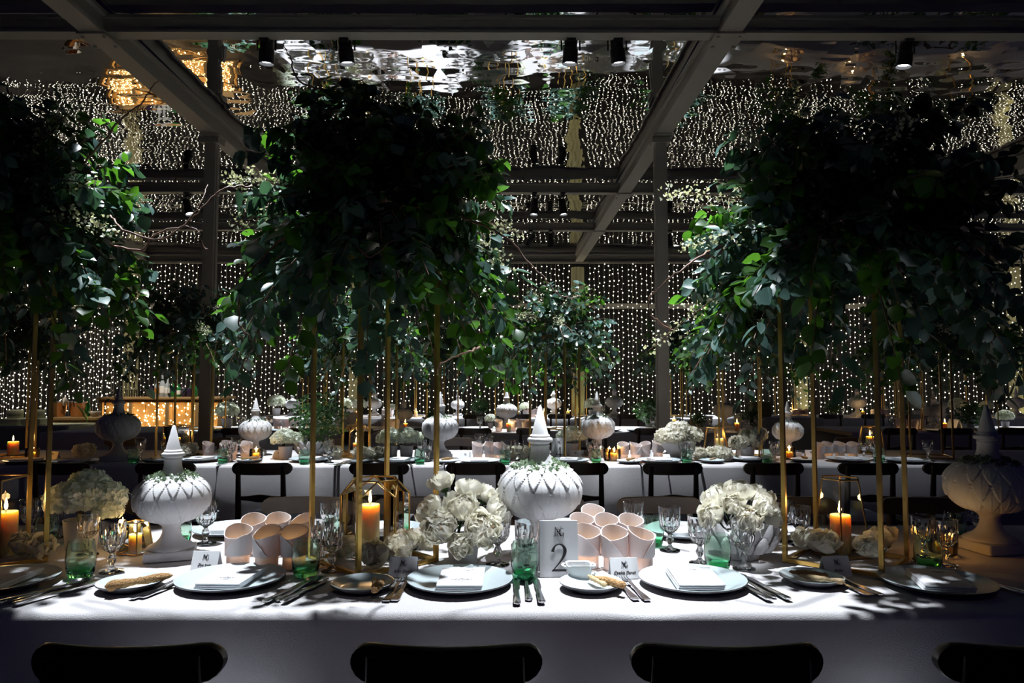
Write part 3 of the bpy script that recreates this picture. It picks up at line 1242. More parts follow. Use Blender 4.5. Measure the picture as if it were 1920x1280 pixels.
def urn_parts(hi=True):
    body = urn_body_mesh() if hi else urn_body_mesh(150, 60, nl=15)
    ped = G().lathe([(.30, 0), (.31, .012), (.30, .03), (.255, .055), (.19, .09), (.145, .14), (.115, .21), (.108, .27), (.13, .315), (.16, .33), (.165, .345), (.12, .36)], 40 if hi else 18)
    pl = G().rbox((0, 0, .06), (.62, .62, .12), .012)
    fin = G().lathe([(.19, .0), (.17, .03), (.135, .08), (.115, .16), (.11, .225), (.118, .24), (.118, .252), (.108, .26), (.115, .275), (.145, .29), (.152, .31), (.145, .33), (.115, .345), (.112, .352), (.118, .36), (.110, .372), (.098, .38), (.02, .70), (.008, .71), (0, .712)], 40 if hi else 16)
    T = Matrix.Translation
    return [('plinth', pl.mesh('plinth', 'plaster'), None),
            ('pedestal', ped.mesh('pedestal', 'plaster', True, 60), None, T((0, 0, .12))),
            ('urn_body', body, None, T((0, 0, .45))),
            ('finial', fin.mesh('finial', 'plaster', True, 40), None, T((0, 0, 1.07))),
            ('leaf_wreath', wreath_mesh(260 if hi else 90), None, T((0, 0, .45)))]


URN, URN_FAR = urn_parts(), urn_parts(False)


def lotus_bowl_parts():
    """low footed bowl of two rows of standing petals"""
    base = G().lathe([(.062, 0), (.064, .004), (.062, .028), (.056, .032), (.075, .040), (.095, .055), (.108, .085), (.104, .085), (.09, .058), (.05, .044), (0, .042)], 40)
    parts = [('bowl', base.mesh('bowl', 'plaster', True, 50), None)]
    def leaf(r0, r1, z0, z1, w):
        V, F = [], []
        n, m = 8, 6
        for sg in (1, -1):
            for j in range(n + 1):
                t = j / n
                hw = w * (1 - t ** 2.6) ** .6 * (.75 + .25 * math.sin(PI * t)) + .0004
                rad = r0 + (r1 - r0) * math.sin(t * PI / 2)
                z = z0 + (z1 - z0) * t
                for i in range(m + 1):
                    u = -1 + 2 * i / m
                    x = u * hw
                    y = -math.sqrt(max(rad * rad - x * x * .3, 1e-6)) - .008 * (1 - u * u) - (.0022 * math.exp(-(u * 5) ** 2) if sg > 0 else -.003)
                    V.append((x, y, z))
        W = (n + 1) * (m + 1)
        for s in (0, 1):
            for j in range(n):
                for i in range(m):
                    a = s * W + j * (m + 1) + i
                    q = (a, a + 1, a + m + 2, a + m + 1)
                    F.append(q if s == 0 else q[::-1])
        return G().add(V, F).mesh('petal', 'plaster', True)
    big, small = leaf(.086, .126, .034, .128, .029), leaf(.100, .128, .030, .088, .026)
    nb = 13
    for k in range(nb):
        parts.append(('petal', big, None, Matrix.Rotation(2 * PI * k / nb, 4, 'Z')))
        parts.append(('petal', small, None, Matrix.Rotation(2 * PI * (k + .5) / nb, 4, 'Z')))
    return parts


LOTUS = lotus_bowl_parts()
POT = [('pot', G().lathe([(.04, 0), (.043, .003), (.052, .09), (.053, .092), (.049, .092), (.042, .01), (0, .008)], 28).mesh('pot', 'pot', True, 50), None)]


# ------------------------------------------------------------------ flowers
def cup_petal(w, l, curl, ruf, seed, th=.0):
    rr = random.Random(seed)
    n, m = 7, 6
    V, F = [], []
    ph = rr.uniform(0, 6)
    notch = rr.uniform(.02, .10)
    for j in range(n + 1):
        t = j / n
        hw = w * (math.sin(PI * min(.93, .10 + t * .86)) ** .7)
        for i in range(m + 1):
            u = -1 + 2 * i / m
            x = u * hw
            a = t * curl
            y = l * math.sin(a) / max(curl, .1) * (1 - notch * (t > .8) * (math.sin(7 * u + ph) * .5 + .5))
            z = l * (1 - math.cos(a)) / max(curl, .1)
            z += .55 * hw * u * u + ruf * t * t * math.sin(5 * u + ph) * (.4 + t)
            V.append((x, y, z))
    for j in range(n):
        for i in range(m):
            a = j * (m + 1) + i
            F.append((a, a + 1, a + m + 2, a + m + 1))
    return np.array(V), np.array(F)


PETALS = []
for q in range(4):
    V, F = cup_petal(.031 + .004 * (q % 2), .054, 1.55 + .25 * (q % 3), .0045, q)
    PETALS.append(np_mesh('petal', V, F, 'petal', True))


def peony_core(seed, n=90, r=.034, open_=False):
    rr = random.Random(seed)
    VV, FF, b = [], [], 0
    for k in range(n):
        q = k / n
        V, F = cup_petal(rr.uniform(.010, .017) * (1.15 - .4 * q), rr.uniform(.028, .042), rr.uniform(1.2, 1.9), .006, seed * 100 + k)
        el = (.25 + .70 * q) if not open_ else (.15 + .45 * q)
        az = k * 2.39996 + rr.uniform(-.3, .3)
        rad = r * (1.0 - .85 * q) if not open_ else r * (1.0 - .45 * q)
        R = np.array(Matrix.Rotation(az, 3, 'Z') @ Matrix.Rotation(el * PI / 2 + rr.uniform(-.2, .2), 3, 'X') @ Matrix.Rotation(rr.uniform(-.3, .3), 3, 'Y'))
        P0 = np.array([-math.sin(az) * rad * .5, math.cos(az) * rad * .5, .002 + .010 * q])
        VV.append(V @ R.T + P0)
        FF.append(F + b)
        b += len(V)
    return np_mesh('inner_ruffle', np.concatenate(VV), np.concatenate(FF), 'ruffle', True)


def stamen_mesh(seed):
    rr = random.Random(seed)
    g = G()
    for k in range(46):
        a, r = rr.uniform(0, 6.28), .013 * math.sqrt(rr.random())
        x, y = r * math.cos(a), r * math.sin(a)
        g.tube([(x * .5, y * .5, .006), (x, y, .028 + rr.uniform(0, .010)), (x * 1.25, y * 1.25, .034 + rr.uniform(0, .010))], [.0008, .0009, .0020], 4)
    return g.mesh('stamens', 'stamen')


def peony_parts(seed, open_=False):
    rr = random.Random(seed)
    parts = [('inner_ruffle', peony_core(seed, open_=open_), None)]
    if open_:
        parts.append(('stamens', stamen_mesh(seed), None))
    for ring, (n, el, sc) in enumerate(((7, 1.0, .80), (8, .62, .95), (7, .22, 1.0))):
        for k in range(n):
            az = 2 * PI * (k + .5 * ring) / n + rr.uniform(-.2, .2)
            m = Matrix.Rotation(az, 4, 'Z') @ Matrix.Translation((0, .005, -.002 * ring)) @ Matrix.Rotation(el * .7 + rr.uniform(-.12, .12), 4, 'X') @ Matrix.Rotation(rr.uniform(-.15, .15), 4, 'Y') @ Matrix.Scale(sc * rr.uniform(.85, 1.12), 4)
            parts.append(('petal', PETALS[rr.randrange(4)], None, m))
    parts.append(('calyx', G().lathe([(.0, -.012), (.010, -.010), (.016, 0), (.010, .006)], 10).mesh('calyx', 'salal', True), None))
    return parts


PEONY = [peony_parts(1), peony_parts(2), peony_parts(3, True), peony_parts(4)]


STEM = G().tube([(0, 0, -.005), (.004, -.012, -.05), (0, -.035, -.10)], [.0035, .003, .0028], 6).mesh('stem', 'salal', True)


def peony(loc, tilt, az, s, k, desc, tail, group=None):
    """tilt: angle of the flower's face from straight up; az: direction it leans"""
    o = thing('peony', None, 'flower', loc, 0, group, s)
    o.rotation_euler = (Matrix.Rotation(az, 3, 'Z') @ Matrix.Rotation(tilt, 3, 'X') @ Matrix.Rotation(random.uniform(0, 6), 3, 'Z')).to_euler()
    for p in PEONY[k]:
        link(p[0], p[1], o, mat=p[3] if len(p) > 3 else None)
    if group and 'loose' not in group:
        link('stem', STEM, o)
    return reg(o, desc, tail)


def head_mesh(name, n, r, size, mat, seed, squash=.8, hole=True):
    """ball of little four-petalled florets"""
    rr = random.Random(seed)
    V, F = [], []
    for k in range(n):
        u = 1 - (k + .5) / n * (1.45 if hole else 2)
        a = k * 2.39996
        q = math.sqrt(max(0, 1 - u * u))
        d = Vector((q * math.cos(a), q * math.sin(a), u))
        c = Vector((d.x, d.y, d.z * squash)) * (r * rr.uniform(.84, 1.08))
        B = d.to_track_quat('Z', 'Y').to_matrix() @ Euler((rr.uniform(-.6, .6), rr.uniform(-.6, .6), rr.uniform(0, 6))).to_matrix()
        for e in range(4):
            R = B @ Matrix.Rotation(e * PI / 2, 3, 'Z')
            b = len(V)
            s = size * rr.uniform(.75, 1.2)
            for p in ((0, 0, 0), (.5, .35, .12), (.35, .95, .3), (-.35, .95, .2), (-.5, .35, .12)):
                V.append(c + R @ (Vector(p) * s))
            F.append((b, b + 1, b + 2))
            F.append((b, b + 2, b + 3))
            F.append((b, b + 3, b + 4))
    return np_mesh(name, np.array([tuple(v) for v in V]), F, mat)


HYDRA = [('flower_head', head_mesh('flower_head', 260, .072, .013, 'hydra', 5), None)]
HYDRA_BIG = [('flower_head', head_mesh('flower_head', 420, .095, .014, 'hydra', 6), None)]
PEONY_FAR = [('flower_head', head_mesh('flower_head', 90, .043, .022, 'petal', 7, .85, False), None)]


def bush_mesh(name, n, r, size, mat, seed, squash=.85):
    rr = random.Random(seed)
    V, F = [], []
    for k in range(n):
        d = Vector((rr.gauss(0, 1), rr.gauss(0, 1), rr.gauss(0, 1))).normalized()
        c = d * r * rr.uniform(.35, 1.1)
        c.z *= squash
        q = Euler((rr.uniform(-1.5, 1.5), rr.uniform(-1.5, 1.5), rr.uniform(0, 6.3))).to_matrix()
        s = size * rr.uniform(.6, 1.2)
        b = len(V)
        for p in ((0, -1, 0), (.45, -.1, .15), (0, 1, 0), (-.45, -.1, .15)):
            V.append(c + q @ (Vector(p) * s))
        F.append((b, b + 1, b + 2))
        F.append((b, b + 2, b + 3))
    return np_mesh(name, np.array([tuple(v) for v in V]), F, mat)


# ------------------------------------------------------------------ candles and lanterns
def candle_parts(r=.026, h=.10):
    w = G().lathe([(r * .96, 0), (r, .003), (r, h - .004), (r * .96, h), (r * .80, h - .001), (r * .55, h - .006), (0, h - .008)], 28)
    wick = G().tube([(0, 0, h - .008), (.001, 0, h + .004), (.002, 0, h + .010)], .0012, 5)
    fl = G().lathe([(.0, 0), (.0035, .003), (.0055, .010), (.0048, .018), (.0028, .028), (.0008, .037), (0, .039)], 10)
    return [('wax_body', w.mesh('wax_body', 'wax', True, 60), None), ('wick', wick.mesh('wick', 'wick'), None),
            ('flame', fl.mesh('flame', 'flame', True), None, Matrix.Translation((.001, 0, h + .005)))]


CANDLE = candle_parts(.026, .105)
CANDLE_SHORT = candle_parts(.019, .06)
CANDLE_FAR = candle_parts(.024, .09)


def candle(loc, desc, tail, parts=CANDLE, power=.35, h=.105, group=None):
    o = inst('pillar_candle', parts, 'candle', loc, random.uniform(0, 6), 1.0, None, group, desc, tail)
    if power:
        glow((loc[0] + .001, loc[1], loc[2] + h + .024), power)
    return o


def frame_thing(name, verts, edges, faces, rad, loc, rz, desc=None, tail=None, label=None, glass='pane', cat='lantern', gold='oldgold'):
    o = thing(name, label, cat, loc, rz)
    vs = [Vector(v) for v in verts]
    for a, b in edges:
        link('frame_bar', G().tube([vs[a], vs[b]], rad, 6).mesh('frame_bar', gold), o)
    for q in faces:
        c = sum((vs[i] for i in q), Vector()) / len(q)
        link('glass_pane', G().add([vs[i] * .995 + c * .005 for i in q], [tuple(range(len(q)))]).mesh('glass_pane', glass), o)
    if desc:
        reg(o, desc, tail)
    return o


def prism_lantern(loc, n, r0, r1, h, rz=0., r2=None, h2=None, rad=.0028, **kw):
    """tapered glass lantern: base ring r0, shoulder r1 at h, optional crown r2 at h2"""
    V = [(r0 * math.cos(2 * PI * i / n), r0 * math.sin(2 * PI * i / n), rad) for i in range(n)]
    V += [(r1 * math.cos(2 * PI * i / n), r1 * math.sin(2 * PI * i / n), h) for i in range(n)]
    E, F = [], []
    for i in range(n):
        j = (i + 1) % n
        E += [(i, j), (i, n + i), (n + i, n + j)]
        F.append((i, j, n + j, n + i))
    if r2:
        V += [(r2 * math.cos(2 * PI * (i + .5) / n), r2 * math.sin(2 * PI * (i + .5) / n), h2) for i in range(n)]
        for i in range(n):
            j = (i + 1) % n
            E += [(n + i, 2 * n + i), (n + j, 2 * n + i), (2 * n + i, 2 * n + j)]
            F.append((n + i, n + j, 2 * n + i))
            if i % 2 == 0:
                F.append((n + j, 2 * n + j, 2 * n + i))
        E = [e for e in E if not (e[0] >= n and e[1] < 2 * n and e[0] < 2 * n and e[1] >= n)]
    return frame_thing('glass_lantern', V, E, F, rad, loc, rz, **kw)


VOTIVE = [('glass_cup', G().lathe([(.028, 0), (.033, .004), (.036, .03), (.035, .06), (.033, .066), (.032, .066), (.0335, .03), (.030, .008), (0, .006)], 20).mesh('glass_cup', 'amber', True, 60), None)]

#%%TREES
# ------------------------------------------------------------------ tall foliage centrepieces


def leaf_geo(w, fold, curl, n=4):
    V, F = [(0, 0, 0)], []
    for j in range(1, n):
        t = j / n
        hw = w / 2 * math.sin(PI * t ** .85) ** .75
        z = -curl * t * t
        V += [(-hw, t, z + fold * hw), (0, t, z), (hw, t, z + fold * hw)]
    V.append((0, 1, -curl))
    L = len(V) - 1
    F += [(0, 2, 1), (0, 3, 2)]
    for j in range(n - 2):
        a = 1 + 3 * j
        F += [(a, a + 1, a + 4), (a, a + 4, a + 3), (a + 1, a + 2, a + 5), (a + 1, a + 5, a + 4)]
    a = 1 + 3 * (n - 2)
    F += [(a, a + 1, L), (a + 1, a + 2, L)]
    return np.array(V, float), np.array(F)


LEAFG = [leaf_geo(.88, .22, .12), leaf_geo(.70, .28, .20), leaf_geo(.50, .2, .18)]
LEAFM = {}
for k in range(3):
    for mt in ('euc', 'salal'):
        LEAFM[(k, mt)] = np_mesh('leaf', LEAFG[k][0], LEAFG[k][1], mt, True)


def basis(y, n):
    y = y / (np.linalg.norm(y) + 1e-9)
    x = np.cross(y, n)
    x = x / (np.linalg.norm(x) + 1e-9)
    return np.stack([x, y, np.cross(x, y)], 1)


def canopy(o, C, rx, rz, nspr, nleaf, lsize, nind, label, seed, twigs=(), sprays=0, spray_dirs=None, green=.4, stem=True):
    r = np.random.default_rng(seed)
    off = Vector(C) - o.location
    L = []                      # (pos, R, size, kind, mat)
    gst = G()
    per = max(4, nleaf // nspr)
    for k in range(nspr):
        az = k * 2.39996 + r.uniform(-.3, .3)
        q = (k + .5) / nspr
        el = math.asin(max(-1, min(1, -.25 + 1.25 * q))) + r.uniform(-.12, .12)
        ln = r.uniform(.84, 1.08) / (abs(math.cos(el)) ** 3 + abs(math.sin(el)) ** 3) ** (1 / 3)
        d = np.array([math.cos(el) * math.cos(az), math.cos(el) * math.sin(az), math.sin(el)])
        droop = r.uniform(.40, 1.25) * max(.06, 1.0 - 1.25 * max(0, math.sin(el))) * rz
        mt = 'salal' if r.random() < green else 'euc'
        kind = int(r.integers(0, 3)) if mt == 'euc' else int(r.integers(1, 3)) - 1
        path = []
        for i in range(7):
            t = i / 6
            p = np.array([d[0] * rx * t * ln, d[1] * rx * t * ln, d[2] * rz * t * ln - droop * t ** 2.4])
            path.append(p)
        path = np.array(path)
        if stem:
            gst.tube(path[1:], [.0035, .003, .0028, .0022, .0018, .0012], 4)
        for i in range(per):
            t = .28 + .72 * (i + r.random()) / per
            s = t * 6
            a = min(5, int(s))
            p = path[a] + (path[a + 1] - path[a]) * (s - a)
            tan = path[a + 1] - path[a]
            tan = tan / np.linalg.norm(tan)
            side = np.cross(tan, r.normal(size=3))
            side /= np.linalg.norm(side) + 1e-9
            y = tan * .45 + side * .9 + np.array([0, 0, -.55]) + r.normal(size=3) * .2
            nrm = np.array([0, 0, 1.0]) + d * .6 + r.normal(size=3) * .75
            sz = lsize * r.uniform(.65, 1.25)
            L.append((p + side * .006, basis(y, nrm), sz, kind, mt))
    # the leaves that show largest: nearest the camera and on the outside
    cam_dir = np.array([-C[0], -C[1], CAM_Z - C[2]])
    cam_dir /= np.linalg.norm(cam_dir)
    score = np.array([np.dot(l[0], cam_dir) + .35 * np.linalg.norm(l[0]) + l[2] for l in L])
    idx = np.argsort(-score)
    ind, rest = set(idx[:nind].tolist()), idx[nind:]
    for i in sorted(ind):
        p, R, s, k, mt = L[i]
        m = np.eye(4)
        m[:3, :3] = R * s
        m[:3, 3] = p + np.array(off)
        link('leaf', LEAFM[(k, mt)], o, mat=Matrix(m.tolist()))
    for mt in ('euc', 'salal'):
        VV, FF, b = [], [], 0
        for i in rest:
            p, R, s, k, m2 = L[i]
            if m2 != mt:
                continue
            V, F = LEAFG[k]
            VV.append(V @ (R * s).T + p)
            FF.append(F + b)
            b += len(V)
        if VV:
            link('leaves', np_mesh('leaves', np.concatenate(VV), np.concatenate(FF), mt, True), o, off, kind='stuff')
    if stem:
        link('stems', gst.mesh('stems', 'twig'), o, off, kind='stuff')
    # sprays of tiny pale blossom
    for k in range(sprays):
        if spray_dirs is not None and k < len(spray_dirs):
            d = np.array(spray_dirs[k])
        else:
            az, el = r.uniform(0, 2 * PI), r.uniform(-.1, 1.2)
            d = np.array([math.cos(el) * math.cos(az) * rx, math.cos(el) * math.sin(az) * rx, math.sin(el) * rz]) * 1.12
        V, F = [], []
        g = G()
        pts = [d * t + np.array([0, 0, .03 * math.sin(t * 3) - .05 * t * t]) for t in np.linspace(.45, 1.0, 6)]
        g.tube(pts, [.003, .0028, .0024, .002, .0015, .001], 4)
        for i in range(150):
            t = r.random()
            s = t * 5
            a = min(4, int(s))
            p = pts[a] + (pts[a + 1] - pts[a]) * (s - a) + r.normal(size=3) * (.026 - .014 * t)
            sz = r.uniform(.004, .0085)
            R = basis(r.normal(size=3), r.normal(size=3)) * sz
            b = len(V)
            for q in ((0, -1, 0), (.7, 0, .25), (0, 1, 0), (-.7, 0, .25)):
                V.append(R @ np.array(q) + p)
            F.append((b, b + 1, b + 2, b + 3))
        link('spray_stem', g.mesh('spray_stem', 'twig'), o, off)
        link('blossom_spray', np_mesh('blossom_spray', np.array(V), F, 'blossom'), o, off, kind='stuff')
    for pts in twigs:
        w = [np.array(PD(px, py, dd)) - np.array(o.location) for px, py, dd in pts]
        pth = smooth_path(w, 6)
        n = len(pth)
        rr = random.Random(n + seed)
        pth = [(p[0] + rr.uniform(-.003, .003), p[1] + rr.uniform(-.003, .003), p[2] + rr.uniform(-.003, .003)) for p in pth]
        link('willow_twig', G().tube(pth, [.0036 - .0024 * i / n for i in range(n)], 5).mesh('willow_twig', 'twig', True), o)
    return o


def stand(C, half, ztop, label, rot=0.0, rod=.0062, group='foliage centrepieces on gold stands', light=False):
    o = thing('foliage_centrepiece', label, 'centrepiece', (C[0], C[1], TZ), 0, group)
    h = ztop - TZ
    c = [(half * math.cos(PI / 2 * k + rot), half * math.sin(PI / 2 * k + rot)) for k in range(4)]
    q = [(-rod, -rod), (rod, -rod), (rod, rod), (-rod, rod)]
    me = G().prism(q, 0.002, h).mesh('rod', 'gold')
    for x, y in c:
        link('rod', me, o, (x, y, 0), (0, 0, PI / 4 + rot))
    for zz, nm in ((rod + .002, 'base_bar'), (h - rod, 'top_bar')):
        for k in range(4):
            a, b = c[k], c[(k + 1) % 4]
            g = G().tube([(a[0], a[1], zz), (b[0], b[1], zz)], rod * 1.3, 4)
            link(nm, g.mesh(nm, 'gold'), o)
    return o


T1TREES = [(-1.60, 2.23), (-.42, 2.23), (1.013, 2.23)]
TW_L = [[(155, 308, 2.1), (190, 270, 2.05), (225, 225, 2.0), (262, 195, 2.0), (285, 165, 2.0), (296, 150, 2.0)],
        [(205, 405, 2.05), (240, 435, 2.0), (300, 448, 1.98), (345, 420, 1.98), (378, 380, 2.0), (388, 345, 2.05)],
        [(215, 462, 2.05), (265, 468, 2.0), (290, 440, 2.0), (340, 426, 2.0), (368, 430, 2.0), (380, 460, 2.0), (390, 468, 2.0)]]
TW_M = [[(475, 350, 2.1), (430, 352, 2.05), (400, 368, 2.05), (375, 395, 2.05), (350, 418, 2.1)],
        [(540, 440, 1.95), (505, 470, 1.9), (478, 500, 1.9), (455, 525, 1.9), (448, 570, 1.9), (450, 610, 1.9), (470, 635, 1.9), (472, 660, 1.9), (455, 685, 1.9)],
        [(900, 650, 1.95), (880, 660, 1.9), (850, 670, 1.9), (825, 685, 1.9), (820, 705, 1.9)],
        [(870, 410, 2.0), (910, 425, 1.95), (955, 450, 1.95), (985, 485, 1.95), (1020, 520, 1.95), (1050, 555, 1.97), (1090, 555, 2.0)],
        [(670, 465, 1.85), (695, 480, 1.85), (740, 450, 1.85)],
        [(640, 180, 2.1), (560, 150, 2.15), (545, 110, 2.2), (530, 80, 2.2)]]
TW_R = [[(1520, 262, 2.1), (1470, 260, 2.05), (1430, 250, 2.05), (1405, 225, 2.05), (1395, 205, 2.05)],
        [(1330, 470, 2.1), (1285, 500, 2.0), (1250, 525, 2.0), (1215, 560, 2.05)],
        [(1260, 620, 2.05), (1230, 600, 2.0), (1215, 580, 2.0), (1225, 545, 2.0)],
        [(1880, 480, 2.2), (1905, 470, 2.2), (1930, 478, 2.2)]]
for (x, y), rot, lb, args in zip(T1TREES, (-.03, -.03, .06), ('dark eucalyptus mop of leaves on gold rods, far left of the front table', 'full leafy eucalyptus mop on gold rods, middle of the front table', 'wide leafy eucalyptus mop on gold rods, right part of the front table'), (
        ((-1.62, 2.23, 1.80), .46, .42, 150, 5200, .050, 300, 21, TW_L, 6, [(.45, -.1, -.02), (.40, -.15, .12)], .35),
        ((-.42, 2.23, 1.78), .44, .39, 165, 6200, .050, 300, 22, TW_M, 9, [(-.45, -.05, .18), (-.10, .05, .46), (.02, .0, .48), (-.42, -.1, .02), (.42, -.1, -.10)], .5),
        ((1.02, 2.23, 1.75), .48, .38, 165, 6200, .052, 300, 23, TW_R, 8, [(-.56, -.05, .16), (-.62, -.1, -.32), (-.52, -.1, -.02), (-.30, .05, .40)], .4))):
    o = stand((x, y), .19, 1.70, lb, rot)
    C, rx, rz, ns, nl, ls, ni, sd, tw, sp, sdir, gr = args
    canopy(o, C, rx, rz, ns, nl, ls, ni, None, sd, tw, sp, sdir, gr)
for k, px in enumerate((25, 350, 695, 1040, 1385, 1730)):
    x = PD(px, 600, 5.25).x
    nm = ('leftmost', 'second from left', 'third from left', 'fourth from left', 'fifth from left', 'rightmost')[k]
    o = stand((x, 5.25), .19, 1.62, f'smaller leafy mop on thin gold rods, {nm} on the second table', .1 * k)
    canopy(o, (x, 5.25, 1.66), .46, .36, 80, 1900, .050, 150, None, 31 + k, (), 6, None, .35)
for k, px in enumerate((395, 610, 830, 1050, 1265, 1700, 1890)):
    x = PD(px, 600, 8.25).x
    o = reg(stand((x, 8.25), .18, 1.60, None, .2), 'distant leafy mop on thin gold rods', 'on the third row of tables')
    canopy(o, (x, 8.25, 1.66), .46, .36, 46, 620, .075, 0, None, 51 + k, (), 3, None, .35, False)
for k, px in enumerate((592, 780, 950, 1078, 1265, 1470, 1668, 1825)):
    x = PD(px, 600, 11.25).x
    o = reg(stand((x, 11.25), .18, 1.60, None, .2), 'distant leafy mop on thin gold rods', 'on the farthest table')
    canopy(o, (x, 11.25, 1.66), .48, .34, 30, 420, .085, 0, None, 71 + k, (), 0, None, .35, False)

#%%FRONT
# ------------------------------------------------------------------ front table settings
FT = 'on the front table'
SET = [(0, 1096), (433, 1093), (862, 1096), (1298, 1095), (1756, 1099)]
for k, (px, py) in enumerate(SET):
    p = P(px, py)
    inst('dinner_plate', DINNER, 'plate', p, random.uniform(0, 6), 1.0, None, 'dinner plates on the near side of the front table', 'pale blue dinner plate with dark edge', 'on near side of front table')
    inst('folded_napkin', NAPKIN, 'napkin', p + Vector((.004, -.005, .0102)), (.0, -.06, .0, -.03, -.25)[k], 1.0, None, 'napkins on the front dinner plates', 'folded white napkin printed with a crest on plate', FT)
for px, py, k, a in ((305, 1103, 0, -.55), (322, 1101, 1, -.55), (742, 1106, 0, -.12), (757, 1105, 1, -.12), (1169, 1104, 0, .28), (1189, 1105, 1, .28), (1577, 1097, 0, .5), (1596, 1096, 1, .5)):
    inst('fork', FORK, 'fork', P(px, py), a * .55, 1.0, None, 'forks on the front table', 'steel dinner fork left of a plate', FT)
for px, py, t, a in ((80, 1112, 'k', -.75), (98, 1110, 's', -.7), (113, 1113, 'k', -.7), (545, 1108, 'k', -.45), (562, 1106, 's', -.42), (577, 1108, 'k', -.45), (968, 1110, 'k', .03), (988, 1104, 's', .06), (1009, 1108, 'k', .08), (1398, 1104, 'k', .35), (1410, 1100, 's', .35), (1432, 1103, 'k', .35), (1856, 1098, 's', .6), (1880, 1103, 'k', .62)):
    inst('spoon' if t == 's' else 'knife', SPOON if t == 's' else KNIFE, 'spoon' if t == 's' else 'knife', P(px, py), a * .6, 1.0, None, 'spoons on the front table' if t == 's' else 'knives on the front table',
         'polished steel soup spoon' if t == 's' else 'polished steel table knife', FT)
for px, py in ((245, 1102), (680, 1104), (1108, 1103), (1522, 1092)):
    inst('bread_plate', SIDE, 'plate', P(px, py), 0, 1.0, None, 'bread plates on the front table', 'small pale blue bread plate', FT)
for px, py, z, k, a, s, lb in ((262, 1097, .768, 0, -.85, 1.25, 'long brown seeded breadstick on the leftmost bread plate'),
                               (703, 1095, .768, 1, .15, .9, 'dark thin breadstick in shade on the second bread plate'),
                               (710, 1104, .768, 2, -.05, 1.0, 'seeded breadstick tip catching light on the second bread plate'),
                               (1118, 1092, .770, 1, .35, 1.0, 'pale twisted breadstick on the plate by the number 2 card'),
                               (1141, 1097, .770, 2, .75, 1.1, 'seed-crusted breadstick on the plate by the number 2 card'),
                               (1516, 1082, .768, 2, 1.05, 1.0, 'upper golden breadstick on the rightmost bread plate'),
                               (1540, 1090, .768, 1, 1.0, 1.1, 'lower pale breadstick on the rightmost bread plate')):
    inst('breadstick', [('breadstick', BREAD[k], None)], 'bread', P(px, py, z), a, s, lb, 'breadsticks on the front table')
for px, py, nm, rz, lb in ((412, 1076, 'Zoe Irvin', -.05, 'white tented place card reading Zoe behind the second front plate'),
                           (778, 1082, 'Allan Dench', -.03, 'white tented place card behind the middle front plate'),
                           (1180, 1082, 'Cookie Dench', .06, 'white tented place card before the petal cups right of number 2'),
                           (1563, 1078, 'Annie', .12, 'shaded tented place card below the right lantern')):
    inst('place_card', place_card(nm), 'card', P(px, py), rz, 1.0, lb, 'place cards on the front table')
inst('table_number', number_card('2'), 'sign', P(1047, 1076), .03, 1.03, 'white table card with monogram and large number 2')
inst('butter_dish', BUTTER, 'dish', P(1085, 1086), .05, 1.05, 'small white rectangular butter dish with ear handles before the number 2 card')

for px, py, s in ((208, 1072, 1.05), (172, 1040, 1.0), (594, 1060, 1.05), (622, 1070, 1.0), (948, 1056, 1.15), (990, 1070, 1.05), (1325, 1060, 1.05), (1368, 1064, 1.05), (1727, 1052, 1.0), (1765, 1058, 1.0)):
    inst('cut_glass_goblet', GOBLET, 'glass', P(px, py), random.uniform(0, 1), s, None, 'goblets near side of the front table', 'clear cut-glass goblet', 'on near half of front table')
for px, py, s in ((372, 1017, 1.1), (335, 1015, 1.0), (628, 1018, 1.0), (655, 1020, 1.05), (1206, 1020, 1.0), (1242, 1028, 1.05), (60, 1010, 1.0), (98, 1008, 1.0), (1490, 1018, 1.0), (1512, 1022, .95), (1830, 1010, .95)):
    inst('cut_glass_goblet', GOBLET, 'glass', P(px, py), random.uniform(0, 1), s, None, 'goblets far side of the front table', 'clear cut-glass goblet', 'on far half of front table')
for px, py in ((148, 1082), (573, 1080), (960, 1086), (1338, 1072), (1743, 1072)):
    inst('green_tumbler', TUMBLER, 'glass', P(px, py), 0, 1.06, None, 'green tumblers near side of the front table', 'bulging green glass tumbler', 'on near half of front table')
for px, py in ((358, 1020), (640, 1022), (1226, 1024), (78, 1022), (1800, 1014)):
    inst('green_tumbler', TUMBLER, 'glass', P(px, py), 0, 1.0, None, 'green tumblers far side of the front table', 'green glass tumbler', 'on far half of front table')
# far-side settings of the front table
for px, py in ((440, 998), (1285, 1002), (730, 1000), (1045, 994)):
    p = P(px, py)
    inst('dinner_plate', DINNER, 'plate', p, 0, 1.0, None, 'dinner plates on the far side of the front table', 'pale blue dinner plate', 'on far side of front table')
    inst('folded_napkin', NAPKIN, 'napkin', p + Vector((0, 0, .0102)), PI + .1, 1.0, None, 'napkins on the far side of the front table', 'folded white napkin on far-side plate', FT)
# petal cups
for px, py, k in ((446, 1062, 0), (500, 1065, 1), (551, 1064, 2), (474, 1036, 3), (520, 1034, 0), (566, 1036, 1)):
    inst('petal_cup', CUPS[k], 'candle holder', P(px, py), random.uniform(-.5, .5), 1.02, None, 'petal cups left of the middle stand', 'blush white porcelain petal cup', 'in the left cluster on the front table')
    glow(P(px, py) + Vector((0, 0, .055)), .012, .006)
for px, py, k in ((1102, 1062, 2), (1153, 1066, 1), (1203, 1066, 0), (1092, 1035, 3), (1138, 1036, 0), (1184, 1037, 2), (1112, 1014, 1)):
    inst('petal_cup', CUPS[k], 'candle holder', P(px, py), random.uniform(-.5, .5), 1.02, None, 'petal cups right of the number card', 'blush white porcelain petal cup', 'in the cluster right of number 2')
    glow(P(px, py) + Vector((0, 0, .055)), .012, .006)
